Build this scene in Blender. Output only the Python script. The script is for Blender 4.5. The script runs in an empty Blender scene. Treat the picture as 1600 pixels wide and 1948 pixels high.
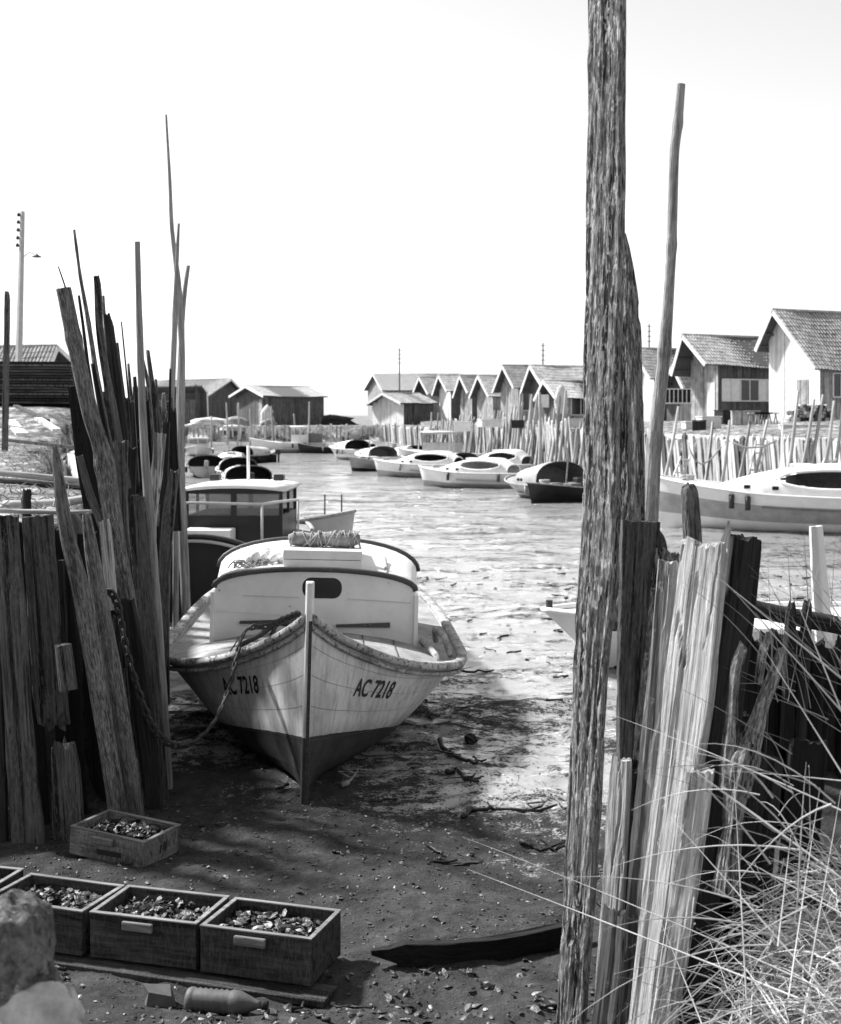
import bpy, bmesh, math, random
import numpy as np
from mathutils import Vector as V, Matrix as MX

S = bpy.context.scene
C = S.collection
R = math.radians

# ------------------------------------------------------------------ camera
F, HZ, H = 2540.0, 790.0, 2.57            # focal length / horizon (photo pixels), eye height (m)
cam_d = bpy.data.cameras.new('camera')
cam = bpy.data.objects.new('camera', cam_d); C.objects.link(cam)
cam.location = (0, 0, H); cam.rotation_euler = (R(90), 0, 0)
cam_d.sensor_width = 36; cam_d.lens = F / 1948 * 36
cam_d.shift_y = -(974 - HZ) / 1948
cam_d.clip_start = 0.05; cam_d.clip_end = 5000
cam_d.dof.use_dof = True; cam_d.dof.focus_distance = 8.0; cam_d.dof.aperture_fstop = 5.0
S.camera = cam

# ------------------------------------------------------------------ sky and sun (a black and white photograph: grey light)
SUN = V((-0.62, 0.33, 0.71)).normalized()
wd = bpy.data.worlds.new('World'); S.world = wd; wd.use_nodes = True
nt = wd.node_tree; nt.nodes.clear()
sky = nt.nodes.new('ShaderNodeTexSky'); sky.sky_type = 'NISHITA'; sky.sun_disc = False
sky.sun_elevation = math.asin(SUN.z); sky.sun_rotation = math.atan2(SUN.x, SUN.y)
sky.air_density = 2.0; sky.dust_density = 0.25; sky.ozone_density = 1.0
bw = nt.nodes.new('ShaderNodeRGBToBW'); bg = nt.nodes.new('ShaderNodeBackground'); bg.inputs[1].default_value = 0.088
wo = nt.nodes.new('ShaderNodeOutputWorld')
nt.links.new(sky.outputs[0], bw.inputs[0]); nt.links.new(bw.outputs[0], bg.inputs[0]); nt.links.new(bg.outputs[0], wo.inputs[0])
sd = bpy.data.lights.new('sun', 'SUN'); sd.energy = 4.4; sd.angle = R(4.5); sd.color = (1, 1, 1)
sun = bpy.data.objects.new('sun', sd); C.objects.link(sun); sun.location = (-20, 15, 30)
sun.rotation_euler = (-SUN).to_track_quat('-Z', 'Y').to_euler()
S.view_settings.view_transform = 'Standard'; S.view_settings.look = 'None'
S.view_settings.exposure = 1.12; S.view_settings.gamma = 1.0; S.view_settings.use_curve_mapping = False

# ------------------------------------------------------------------ helpers
def W(px, py, D):
    return V(((px - 800) * D / F, D, H - (py - HZ) * D / F))
def zmud(Y):
    if Y < 12: return 0.0
    z = -0.015 * (min(Y, 60) - 12)
    if Y > 105: z += 0.42 * min(1, (Y - 105) / 20)
    return z
def ground_D(py):
    D = 10.0
    for _ in range(30): D = (H - zmud(D)) * F / (py - HZ)
    return D
def sm(a, b, x):
    t = max(0.0, min(1.0, (x - a) / (b - a))); return t * t * (3 - 2 * t)
def interp(tab, x):
    xs = [a for a, _ in tab]; ys = [b for _, b in tab]
    if x <= xs[0]: return ys[0]
    for i in range(len(xs) - 1):
        if x <= xs[i + 1]:
            t = (x - xs[i]) / (xs[i + 1] - xs[i]); p1, p2 = ys[i], ys[i + 1]
            m1 = (p2 - (ys[i - 1] if i > 0 else p1)) / (xs[i + 1] - (xs[i - 1] if i > 0 else xs[i])) * (xs[i + 1] - xs[i])
            m2 = ((ys[i + 2] if i + 2 < len(ys) else p2) - p1) / ((xs[i + 2] if i + 2 < len(xs) else xs[i + 1]) - xs[i]) * (xs[i + 1] - xs[i])
            t2, t3 = t * t, t * t * t
            return (2*t3-3*t2+1)*p1 + (t3-2*t2+t)*m1 + (-2*t3+3*t2)*p2 + (t3-t2)*m2
    return ys[-1]

def tag(o, label=None, cat=None, group=None, kind=None):
    if label: o['label'] = label
    if cat: o['category'] = cat
    if group: o['group'] = group
    if kind: o['kind'] = kind
    return o
def thing(name, loc, label, cat, group=None, rz=0, rx=0, ry=0):
    o = bpy.data.objects.new(name, None); C.objects.link(o)
    o.location = loc; o.rotation_euler = (rx, ry, rz); o.empty_display_size = 0.1
    return tag(o, label, cat, group)
def link(name, me, mat, parent=None):
    o = bpy.data.objects.new(name, me); C.objects.link(o)
    if mat and not me.materials: me.materials.append(mat)
    if parent: o.parent = parent
    return o

class MB:
    def __init__(s): s.v = []; s.f = []
    def add(s, vs, fs):
        n = len(s.v); s.v += [tuple(v) for v in vs]; s.f += [tuple(i + n for i in f) for f in fs]; return s
    def box(s, c, d, rz=0, mat=None):
        x, y, z = d[0] / 2, d[1] / 2, d[2] / 2
        vs = [V((a * x, b * y, e * z)) for a in (-1, 1) for b in (-1, 1) for e in (-1, 1)]
        m = mat or MX.Rotation(rz, 3, 'Z')
        vs = [m @ v + V(c) for v in vs]
        return s.add(vs, [(0, 1, 3, 2), (4, 6, 7, 5), (0, 4, 5, 1), (2, 3, 7, 6), (0, 2, 6, 4), (1, 5, 7, 3)])
    def bar(s, a, b, w, t, up=(0, 0, 1)):
        a, b = V(a), V(b); d = (b - a); l = d.length; d.normalize()
        x = d.cross(V(up))
        if x.length < 1e-4: x = d.cross(V((0, 1, 0)))
        x.normalize(); y = x.cross(d)
        m = MX((x, d, y)).transposed()
        return s.box((a + b) / 2, (w, l, t), mat=m)
    def tube(s, pts, r, n=6, cap=True, flat=None):
        pts = [V(p) for p in pts]; k = len(pts); rs = r if isinstance(r, (list, tuple)) else [r] * k
        t0 = (pts[1] - pts[0]).normalized()
        x = t0.cross(V((0, 0, 1)))
        if x.length < 1e-3: x = t0.cross(V((0, 1, 0)))
        x.normalize(); vs = []
        for i, p in enumerate(pts):
            t = (pts[min(i + 1, k - 1)] - pts[max(i - 1, 0)]).normalized()
            x = (x - t * x.dot(t)).normalized(); y = t.cross(x)
            for j in range(n):
                a = 2 * math.pi * j / n
                vs.append(p + x * math.cos(a) * rs[i] + y * math.sin(a) * rs[i] * (flat or 1))
        fs = [(i * n + j, i * n + (j + 1) % n, (i + 1) * n + (j + 1) % n, (i + 1) * n + j) for i in range(k - 1) for j in range(n)]
        if cap: fs += [tuple(reversed(range(n))), tuple(range((k - 1) * n, k * n))]
        return s.add(vs, fs)
    def grid(s, fn, nu, nv, flip=False):
        vs = [fn(i / nu, j / nv) for i in range(nu + 1) for j in range(nv + 1)]
        q = nv + 1
        fs = [(i * q + j, (i + 1) * q + j, (i + 1) * q + j + 1, i * q + j + 1) for i in range(nu) for j in range(nv)]
        if flip: fs = [tuple(reversed(f)) for f in fs]
        return s.add(vs, fs)
    def lathe(s, prof, n=12, mat=None, off=(0, 0, 0)):
        vs = []
        for r, z in prof:
            for j in range(n):
                a = 2 * math.pi * j / n; v = V((r * math.cos(a), r * math.sin(a), z))
                vs.append((mat @ v if mat else v) + V(off))
        k = len(prof)
        fs = [(i * n + j, i * n + (j + 1) % n, (i + 1) * n + (j + 1) % n, (i + 1) * n + j) for i in range(k - 1) for j in range(n)]
        fs += [tuple(reversed(range(n))), tuple(range((k - 1) * n, k * n))]
        return s.add(vs, fs)
    def mesh(s, name, smooth=False):
        me = bpy.data.meshes.new(name); me.from_pydata(s.v, [], s.f); me.update()
        if smooth: me.polygons.foreach_set('use_smooth', [True] * len(me.polygons))
        return me
    def build(s, name, mat, parent=None, smooth=False, bevel=0, world=False, normals=True):
        if world and parent:
            l = parent.location; s.v = [(a - l.x, b - l.y, c - l.z) for a, b, c in s.v]
        me = s.mesh(name, smooth)
        if normals:
            b = bmesh.new(); b.from_mesh(me); bmesh.ops.recalc_face_normals(b, faces=b.faces); b.to_mesh(me); b.free()
        o = link(name, me, mat, parent)
        if bevel:
            m = o.modifiers.new('bevel', 'BEVEL'); m.width = bevel; m.segments = 2; m.limit_method = 'ANGLE'; m.angle_limit = R(40)
        return o

def copy_tree(o, parent=None):
    c = o.copy(); C.objects.link(c); c.parent = parent
    for ch in list(o.children): copy_tree(ch, c)
    return c

# ------------------------------------------------------------------ materials (all neutral greys)
class NT:
    def __init__(s, name):
        s.m = bpy.data.materials.new(name); s.m.use_nodes = True; s.t = s.m.node_tree
        s.b = s.t.nodes['Principled BSDF']; s.out = s.t.nodes['Material Output']
    def n(s, typ, **kw):
        x = s.t.nodes.new('ShaderNode' + typ)
        for k, v in kw.items(): setattr(x, k, v)
        return x
    def l(s, a, b): s.t.links.new(a, b)
    def coord(s, scale=(1, 1, 1), rnd=True):
        tc = s.n('TexCoord'); mp = s.n('Mapping'); mp.inputs['Scale'].default_value = scale; s.l(tc.outputs['Object'], mp.inputs[0])
        if rnd:
            oi = s.n('ObjectInfo'); mu = s.n('Math', operation='MULTIPLY'); mu.inputs[1].default_value = 57.0; s.l(oi.outputs['Random'], mu.inputs[0])
            cb = s.n('CombineXYZ'); s.l(mu.outputs[0], cb.inputs[0]); s.l(mu.outputs[0], cb.inputs[2]); s.l(cb.outputs[0], mp.inputs['Location'])
        return mp.outputs[0]
    def noise(s, vec, scale, detail=4, rough=0.55, dist=0):
        x = s.n('TexNoise'); x.inputs['Scale'].default_value = scale; x.inputs['Detail'].default_value = detail
        x.inputs['Roughness'].default_value = rough; x.inputs['Distortion'].default_value = dist; s.l(vec, x.inputs['Vector']); return x.outputs[0]
    def ramp(s, fac, stops):
        x = s.n('ValToRGB'); e = x.color_ramp.elements
        while len(e) < len(stops): e.new(0.5)
        for i, (p, c) in enumerate(stops): e[i].position = p; e[i].color = (c, c, c, 1)
        s.l(fac, x.inputs[0]); return x.outputs[0]
    def mix(s, fac, a, b, mode='MIX'):
        x = s.n('Mix', data_type='RGBA', blend_type=mode)
        for i, v in ((0, fac), (6, a), (7, b)):
            if isinstance(v, (int, float)):
                x.inputs[i].default_value = v if i == 0 else (v, v, v, 1)
            else: s.l(v, x.inputs[i])
        return x.outputs[2]
    def math(s, op, a, b=0.0, clamp=False):
        x = s.n('Math', operation=op, use_clamp=clamp)
        for i, v in ((0, a), (1, b)):
            if isinstance(v, (int, float)): x.inputs[i].default_value = v
            else: s.l(v, x.inputs[i])
        return x.outputs[0]
    def bump(s, h, strength, dist, normal=None):
        x = s.n('Bump'); x.inputs['Strength'].default_value = strength; x.inputs['Distance'].default_value = dist
        s.l(h, x.inputs['Height'])
        if normal: s.l(normal, x.inputs['Normal'])
        return x.outputs[0]
    def fin(s, col=None, rough=0.7, normal=None, spec=None, metal=0):
        if col is not None:
            if isinstance(col, (int, float)): s.b.inputs['Base Color'].default_value = (col, col, col, 1)
            else: s.l(col, s.b.inputs['Base Color'])
        if isinstance(rough, (int, float)): s.b.inputs['Roughness'].default_value = rough
        else: s.l(rough, s.b.inputs['Roughness'])
        if normal: s.l(normal, s.b.inputs['Normal'])
        if spec is not None: s.b.inputs['Specular IOR Level'].default_value = spec
        s.b.inputs['Metallic'].default_value = metal
        return s.m

def wood(name, lo, hi, crack=0.25, bump=0.5, grain=(75, 75, 2.6), fleck=0, lich=0, tone=0.3, k=1.0):
    """weathered timber, grain along local Z"""
    t = NT(name); g = t.coord(tuple(a * k for a in grain)); p = t.coord((1, 1, 1))
    fine = t.noise(g, 1.0, 8, 0.75); col = t.ramp(fine, [(0.36, lo), (0.5, (lo + hi) / 2), (0.64, hi)])
    g2 = t.coord((grain[0] * .35 * k, grain[1] * .35 * k, grain[2] * .22 * k)); cr = t.noise(g2, 1.0, 3, 0.6, 0.4)
    crk = t.ramp(cr, [(0.40, 0.04), (0.45, 1.0)])                    # long dark splits
    col = t.mix(crack, col, t.mix(1.0, col, crk, 'MULTIPLY'))
    big = t.ramp(t.noise(p, 2.6 * k, 4, 0.6), [(0.3, 1 - tone), (0.7, 1 + 0.0)])
    col = t.mix(1.0, col, big, 'MULTIPLY')
    hgt = t.math('ADD', fine, t.math('MULTIPLY', crk, 0.9))
    if fleck:                                                            # flaking dark and pale scales
        fv = t.coord((95 * k, 95 * k, 19 * k)); fn = t.noise(fv, 1.0, 4, 0.6, 0.6)
        area = t.ramp(t.noise(p, 1.7, 2), [(0.36, 0.25), (0.6, 1.0)])
        fm = t.math('MULTIPLY', t.ramp(fn, [(0.50, 0.0), (0.56, 1.0)]), area)
        col = t.mix(t.math('MULTIPLY', fm, fleck), col, hi * 1.35 if hi < .6 else .8)
        dm = t.ramp(t.noise(fv, 0.7, 5, 0.7), [(0.39, 1.0), (0.46, 0.0)])
        col = t.mix(t.math('MULTIPLY', dm, fleck * .75), col, lo * 0.35)
        hgt = t.math('ADD', hgt, t.math('MULTIPLY', fn, 1.2))
    if lich:
        lm = t.ramp(t.noise(p, 11 * k, 6, 0.75), [(0.60, 0.0), (0.64, 1.0)])
        col = t.mix(t.math('MULTIPLY', lm, lich), col, 0.62)
    return t.fin(col, 0.85, t.bump(hgt, bump, 0.02 / k), 0.25)

def paint(name, c, worn=0.3, dirt=0.35, rough=0.5, under=0.18, scale=1.0, spots=0.0):
    t = NT(name); p = t.coord((1, 1, 1)); a = t.coord((3, 3, 1))
    n1 = t.noise(p, 3.5 * scale, 6, 0.65); col = t.mix(1.0, c, t.ramp(n1, [(0.3, 1 - dirt), (0.62, 1.0)]), 'MULTIPLY')
    n2 = t.noise(p, 22 * scale, 6, 0.7); wm = t.ramp(n2, [(0.72 - worn * .3, 0.0), (0.75 - worn * .3, 1.0)])
    col = t.mix(t.math('MULTIPLY', wm, min(1, worn * 2)), col, under)
    if spots:
        vo = t.n('TexVoronoi'); vo.inputs['Scale'].default_value = 9 * scale; t.l(p, vo.inputs['Vector'])
        sm_ = t.math('MULTIPLY', t.ramp(vo.outputs['Distance'], [(0.06, 1.0), (0.10, 0.0)]), t.ramp(n1, [(0.48, 0.0), (0.53, 1.0)]))
        col = t.mix(t.math('MULTIPLY', sm_, spots), col, 0.10)
    h = t.math('ADD', t.noise(a, 9, 4), t.math('MULTIPLY', wm, -0.6))
    return t.fin(col, rough, t.bump(h, 0.15, 0.01), 0.4)

def plain(name, c, rough=0.7, var=0.3, scale=6, bump=0.3, metal=0, spec=0.4):
    t = NT(name); p = t.coord((1, 1, 1)); n = t.noise(p, scale, 5, 0.65)
    return t.fin(t.mix(1.0, c, t.ramp(n, [(0.3, 1 - var), (0.7, 1 + var * .3)]), 'MULTIPLY'), rough, t.bump(n, bump, 0.02), spec, metal)

M = {}
M['wood_mid'] = wood('weathered_wood', 0.035, 0.20, 0.85, 0.9, fleck=0.35)
M['wood_dark'] = wood('dark_wood', 0.012, 0.05, 0.6, 0.5)  # dark tone for planks, stakes, boxes and heaps
M['wood_black'] = wood('black_wood', 0.006, 0.02, 0.5, 0.4)  # near-black tone, also for boards filling gaps behind planks
M['wood_pale'] = wood('sunlit_bleached_wood', 0.24, 0.80, 0.7, 0.8, grain=(80, 80, 2.4), lich=0.5)  # sunlight on the lit planks is part of this pale tone
M['wood_flake'] = wood('flaking_post_wood', 0.045, 0.46, 0.95, 1.0, grain=(85, 85, 4.0), fleck=1.0, lich=0.85, tone=0.3)
M['wood_rot'] = wood('rotten_wood', 0.05, 0.42, 0.9, 1.0, grain=(50, 50, 9), fleck=0.8, lich=0.9)
M['bark'] = wood('pole_bark', 0.05, 0.26, 0.6, 0.7, grain=(60, 60, 6), fleck=0.6)
M['bamboo'] = wood('cane', 0.16, 0.38, 0.3, 0.3, grain=(40, 40, 2.5))
M['cane_right'] = wood('knotty_pole', 0.20, 0.46, 0.35, 0.3, grain=(50, 50, 4), fleck=0.3)
M['bamboo_pale'] = wood('pale_cane', 0.30, 0.58, 0.25, 0.25, grain=(40, 40, 2))
M['plank_far'] = wood('bank_plank', 0.26, 0.66, 0.5, 0.4, grain=(14, 14, .9), tone=0.5)
M['plank_far_white'] = wood('bank_plank_pale', 0.50, 0.82, 0.4, 0.3, grain=(14, 14, .9), tone=0.3)
M['plank_far_dark'] = wood('bank_plank_dark', 0.05, 0.16, 0.5, 0.4, grain=(9, 9, .7), tone=0.4)
M['crate'] = wood('crate_board', 0.02, 0.11, 0.7, 0.6, grain=(4, 45, 45), fleck=0.35, tone=0.6)
M['crate_pale'] = wood('crate_board_pale', 0.10, 0.26, 0.5, 0.4, grain=(4, 45, 45), fleck=0.3, tone=0.5)
M['crate_rim'] = wood('crate_rim', 0.16, 0.34, 0.3, 0.4, grain=(3, 30, 30), tone=0.4)
M['white'] = paint('worn_white_paint', 0.70, 0.22, 0.18, 0.45, 0.25, spots=0.8)
M['white_hull'] = paint('white_boat_paint', 0.76, 0.12, 0.22, 0.45, 0.3)
M['white_far'] = paint('white_far_paint', 0.78, 0.08, 0.15, 0.4, 0.35, 0.6)
M['grey_paint'] = paint('grey_boat_paint', 0.36, 0.2, 0.3, 0.5, 0.2)
M['lgrey_paint'] = paint('light_grey_paint', 0.55, 0.2, 0.3, 0.5, 0.2)
M['dark_paint'] = paint('dark_boat_paint', 0.028, 0.1, 0.3, 0.4, 0.08)
M['rail'] = paint('worn_rail_paint', 0.42, 0.55, 0.6, 0.75, 0.10, 1.8)
M['rail_cap'] = paint('worn_gunwale', 0.46, 0.62, 0.7, 0.8, 0.09, 1.3, spots=0.6)
M['deck'] = paint('worn_deck_paint', 0.36, 0.45, 0.55, 0.75, 0.12)
M['trim'] = paint('dark_trim', 0.06, 0.35, 0.3, 0.6, 0.25, 2)
M['glass'] = plain('dark_glass', 0.012, 0.15, 0.2, 3, 0.02, spec=0.5)
M['inside'] = plain('shaded_interior', 0.022, 0.8, 0.3)  # near-black colour stands in for the shade inside openings
M['inside_mid'] = plain('cabin_interior', 0.17, 0.8, 0.4)
M['iron'] = plain('rusty_iron', 0.055, 0.75, 0.6, 40, 0.6)
M['rope'] = plain('rope', 0.42, 0.9, 0.4, 60, 0.6)
M['rope_dark'] = plain('dark_rope', 0.10, 0.9, 0.4, 60, 0.6)
M['float'] = plain('white_float', 0.8, 0.5, 0.15, 20, 0.1)
M['shell_d'] = plain('shell_dark', 0.10, 0.6, 0.8, 35, 0.6)
M['shell_l'] = plain('shell_pale', 0.50, 0.5, 0.5, 30, 0.5)
M['weed'] = plain('seaweed', 0.015, 0.5, 0.5, 20, 0.6)
M['stone'] = wood('lichen_stone', 0.06, 0.3, 0.4, 0.9, grain=(40, 40, 40), fleck=0.0, lich=0.5, tone=0.6)
M['stone_pale'] = plain('pale_stone', 0.48, 0.9, 0.45, 14, 0.6)
M['plastic'] = plain('dull_plastic', 0.10, 0.6, 0.4, 9, 0.2)
M['straw'] = plain('dry_straw', 0.62, 0.7, 0.5, 2.5, 0.1)
M['straw_d'] = plain('old_straw', 0.30, 0.8, 0.5, 2.5, 0.1)
M['concrete'] = plain('pole_concrete', 0.42, 0.85, 0.2, 3, 0.2)
M['tarp'] = plain('pale_tarp', 0.6, 0.7, 0.35, 1.5, 0.6)
M['net'] = plain('piled_net', 0.30, 0.9, 0.6, 8, 0.9)
M['board_stack'] = wood('stacked_board', 0.03, 0.11, 0.3, 0.4, grain=(2, 12, 12))
M['wall_white'] = wood('white_boards', 0.60, 0.86, 0.25, 0.3, grain=(7, 7, .5), tone=0.18)
M['wall_grey'] = wood('grey_boards', 0.24, 0.56, 0.45, 0.4, grain=(7, 7, .5), tone=0.5)
M['wall_dark'] = wood('dark_boards', 0.07, 0.17, 0.4, 0.4, grain=(7, 7, .5), tone=0.4)
M['tile'] = plain('roof_tile', 0.42, 0.85, 0.5, 2.2, 0.5)
M['tile_pale'] = plain('pale_roof_tile', 0.58, 0.85, 0.5, 2.2, 0.5)
M['barge'] = plain('white_barge_board', 0.72, 0.6, 0.2, 3, 0.1)
M['timber_far'] = plain('roof_timber', 0.10, 0.8, 0.3)

def hull_two_tone():
    t = NT('main_hull_paint'); p = t.coord((1, 1, 1), False)
    sp = t.n('SeparateXYZ'); tc = t.n('TexCoord'); t.l(tc.outputs['Object'], sp.inputs[0])
    n = t.noise(p, 7, 5, 0.6)
    line = t.math('ADD', t.math('ADD', sp.outputs[2], t.math('MULTIPLY', sp.outputs[1], 0.17)), t.math('MULTIPLY', n, 0.018))
    below = t.math('LESS_THAN', line, 0.452)
    dirt = t.ramp(t.noise(p, 2.6, 6, 0.65), [(0.30, 0.60), (0.6, 1.0)])
    st = t.coord((9, 9, 1.2), False); streak = t.ramp(t.noise(st, 2.2, 5, 0.7), [(0.32, 0.62), (0.52, 1.0)])
    top = t.mix(1.0, t.mix(1.0, 0.70, dirt, 'MULTIPLY'), streak, 'MULTIPLY')
    chip = t.ramp(t.noise(p, 26, 6, 0.7), [(0.64, 0.0), (0.68, 1.0)])
    top = t.mix(t.math('MULTIPLY', chip, 0.6), top, 0.22)
    grime = t.ramp(t.math('ADD', line, t.math('MULTIPLY', t.noise(st, 1.5, 6, 0.7), 0.22)), [(0.50, 0.55), (0.66, 1.0)]); top = t.mix(1.0, top, grime, 'MULTIPLY')
    bot = t.ramp(t.noise(p, 5, 6, 0.7), [(0.3, 0.012), (0.62, 0.05), (0.75, 0.10)])
    return t.fin(t.mix(below, top, bot), 0.55, t.bump(t.noise(p, 14, 4), 0.12, 0.01), 0.35)
M['main_hull'] = hull_two_tone()

def ground_mat():
    t = NT('tidal_mud'); p = t.coord((1, 1, 1), False)
    def attr(nm): a = t.n('Attribute', attribute_name=nm); return a.outputs['Fac']
    wet, bank, low = attr('wet'), attr('bank'), attr('low')
    n1 = t.noise(p, 1.1, 8, 0.68); n2 = t.noise(p, 7.0, 8, 0.7); n3 = t.noise(p, 60, 4, 0.7)
    n4 = t.noise(t.coord((0.9, 2.2, 1), False), 2.0, 9, 0.72, 0.9); n5 = t.noise(t.coord((0.4, 1.0, 1), False), 0.9, 12, 0.74, 0.7)
    c = lambda n, k: t.math('MULTIPLY', t.math('SUBTRACT', n, 0.5), k)
    mixn = t.math('ADD', t.math('ADD', c(n4, 1.3), c(n5, 0.9)), t.math('ADD', c(n2, 1.4), t.math('ADD', c(n3, 1.2), c(t.noise(t.coord((1, 1.6, 1), False), 22, 5, 0.75, 0.5), 1.1))))
    mixn = t.math('ADD', mixn, c(t.noise(t.coord((0.16, 0.5, 1), False), 1.0, 10, 0.72, 0.8), 1.5))
    film = t.ramp(t.math('ADD', t.math('ADD', t.math('MULTIPLY', wet, 0.70), mixn), t.math('MULTIPLY', low, 5.0)), [(0.48, 0.0), (0.68, 1.0)])            # skin of water on the mud
    damp = t.ramp(t.math('ADD', wet, c(n4, 1.0)), [(0.1, 0.0), (0.6, 1.0)])
    dry = t.mix(1.0, t.ramp(n2, [(0.3, 0.022), (0.55, 0.056), (0.75, 0.10)]), t.ramp(n1, [(0.3, 0.6), (0.7, 1.25)]), 'MULTIPLY')
    speck = t.ramp(t.noise(p, 120, 3, 0.7), [(0.62, 0.0), (0.68, 1.0)]); dry = t.mix(t.math('MULTIPLY', speck, 0.6), dry, 0.20)
    mud = t.ramp(n2, [(0.3, 0.014), (0.6, 0.04), (0.8, 0.08)])
    col = t.mix(damp, dry, mud); col = t.mix(film, col, 0.30)
    bk = t.ramp(t.noise(p, 2.2, 8, 0.75), [(0.36, 0.03), (0.5, 0.17), (0.62, 0.50)])
    col = t.mix(bank, col, bk)
    r = t.mix(damp, 0.9, 0.75); r = t.mix(film, r, 0.12); r = t.mix(bank, r, 0.9)
    lump = t.math('ADD', t.math('MULTIPLY', n2, 1.0), t.math('ADD', t.math('MULTIPLY', n4, 1.8), t.math('MULTIPLY', n3, 0.35)))
    h = t.mix(film, lump, t.math('ADD', t.math('MULTIPLY', n2, 0.22), 1.15))
    s = t.fin(col, r, t.bump(h, 0.6, 0.05), None)
    sl = t.mix(damp, 0.12, 0.18); sl = t.mix(film, sl, 0.95); t.l(sl, t.b.inputs['Specular IOR Level'])
    return s
M['ground'] = ground_mat()

# ------------------------------------------------------------------ ground: one sheet with the creek bed and its banks
CH = [(-60, 5.0), (-9, 6.9), (-5, 7.7), (-2.5, 8.5), (-1.98, 9.05), (-2.5, 12.3), (-4.3, 17), (-6.8, 26), (-10.5, 45), (-14.5, 70),
      (-19.5, 100), (-23, 130), (-3.4, 126.5), (1.5, 109), (5.35, 86), (7.7, 63), (9.6, 53), (13.2, 43), (17, 33), (19, 24), (16, 16),
      (9, 9.2), (4, 8.2), (2.2, 7.4), (1.42, 6.4), (1.02, 5.4), (1.0, 4.4), (1.2, 2.5), (1.2, -20), (-60, -20)]
def vnoise(x, y, seed=0):
    xi = np.floor(x).astype(np.int64); yi = np.floor(y).astype(np.int64); fx = x - xi; fy = y - yi
    fx = fx * fx * (3 - 2 * fx); fy = fy * fy * (3 - 2 * fy)
    def h(a, b):
        n = (a * 374761393 + b * 668265263 + seed * 982451653) & 0x7fffffff
        n = ((n ^ (n >> 13)) * 1274126177) & 0x7fffffff
        return ((n ^ (n >> 16)) & 0xffff) / 65535.0
    return (h(xi, yi) * (1 - fx) + h(xi + 1, yi) * fx) * (1 - fy) + (h(xi, yi + 1) * (1 - fx) + h(xi + 1, yi + 1) * fx) * fy
def fbm(x, y, o=4, seed=0):
    s = 0; a = 0.5
    for i in range(o): s = s + a * (vnoise(x, y, seed + i) - 0.5); x = x * 2.03; y = y * 2.03; a *= 0.5
    return s
def smn(a, b, x):
    t = np.clip((x - a) / (b - a), 0, 1); return t * t * (3 - 2 * t)
def terrain(X, Y):
    ins = np.zeros(X.shape, bool); d = np.full(X.shape, 1e9)
    for i in range(len(CH)):
        (x0, y0), (x1, y1) = CH[i], CH[(i + 1) % len(CH)]
        c = ((y0 > Y) != (y1 > Y)) & (X < (x1 - x0) * (Y - y0) / ((y1 - y0) or 1e-9) + x0); ins ^= c
        dx, dy = x1 - x0, y1 - y0; t = np.clip(((X - x0) * dx + (Y - y0) * dy) / (dx * dx + dy * dy), 0, 1)
        d = np.minimum(d, np.hypot(X - x0 - t * dx, Y - y0 - t * dy))
    zm = -0.015 * (np.clip(Y, 12, 60) - 12) + 0.42 * np.clip((Y - 105) / 20, 0, 1)
    near = smn(14, 5, Y)
    zm = zm + fbm(X * 0.5, Y * 0.5, 3, 3) * 0.10 * smn(7, 30, Y) + (rel := fbm(X * 1.3, Y * 1.6, 5, 9) * 0.11 + (fbm(X * 5, Y * 6, 4, 5) * 0.07) * smn(30, 12, Y) + fbm(X * 15, Y * 15, 2, 6) * 0.03 * smn(13, 10, Y))
    zm = zm + 1.0 * smn(5.5, 3.0, Y) * smn(1.6, 0.2, X)
    zi = zm + np.where(Y > 18, 0.45 * np.clip(1 - d / 3.5, 0, 1) ** 2, 0)
    left = X < -1.5 - 0.0 * Y
    zb = 1.85 - 0.3 * smn(65, 125, Y)
    zb = np.where((X > 0) & (Y > 20), zb + 0.45 * smn(1.5, 16, d), zb)
    zb = np.where((X < -1.6) & (Y < 60), 1.85 + 0.95 * smn(29, 36, Y) * smn(-5.5, -9, X) * smn(52, 40, Y), zb)
    zb = np.where((X > 0) & (Y < 12), 1.0 * smn(4.6, 6.2, Y - 0.25 * (X - 1)) + 0.62 * (1 - smn(4.6, 6.2, Y - 0.25 * (X - 1))) * smn(0.9, 1.5, X), zb)
    zb = zb + fbm(X * 1.1, Y * 1.1, 5, 21) * 0.16 + fbm(X * 5, Y * 5, 3, 22) * 0.05
    k = smn(0.0, 0.5, d)
    z = np.where(ins, zi, zm * (1 - k) + zb * k)
    bank = np.where(ins, 0.0, smn(0.2, 0.7, d)) * np.where((X > 0) & (Y < 9), 0.0, 1.0)
    wet = smn(6.9, 10.4, Y + 0.55 * np.clip(X, -1.5, 1.2)) * np.where(ins, 1, 0)
    terrain.low = -rel
    return z, wet, bank
def axis(parts):
    out = []
    for a, b, st in parts: out += list(np.arange(a, b - 1e-6, st))
    return np.array(out + [parts[-1][1]])
gx = axis([(-1500, -300, 300), (-300, -60, 40), (-60, -24, 3), (-24, -6, 0.4), (-6, -3.4, 0.12), (-3.4, 3.2, 0.045), (3.2, 6, 0.12), (6, 24, 0.4), (24, 60, 3), (60, 300, 40), (300, 1500, 300)])
gy = axis([(-60, -4, 8), (-4, 3.6, 0.4), (3.6, 12, 0.045), (12, 22, 0.12), (22, 60, 0.4), (60, 135, 0.8), (135, 200, 5), (200, 600, 50), (600, 3000, 400)])
GX, GY = np.meshgrid(gx, gy); GZ, WET, BANK = terrain(GX, GY); LOW = terrain.low
me = bpy.data.meshes.new('ground'); nx, ny = len(gx), len(gy)
co = np.stack([GX, GY, GZ], -1).reshape(-1, 3)
idx = np.arange(nx * ny).reshape(ny, nx)
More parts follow.
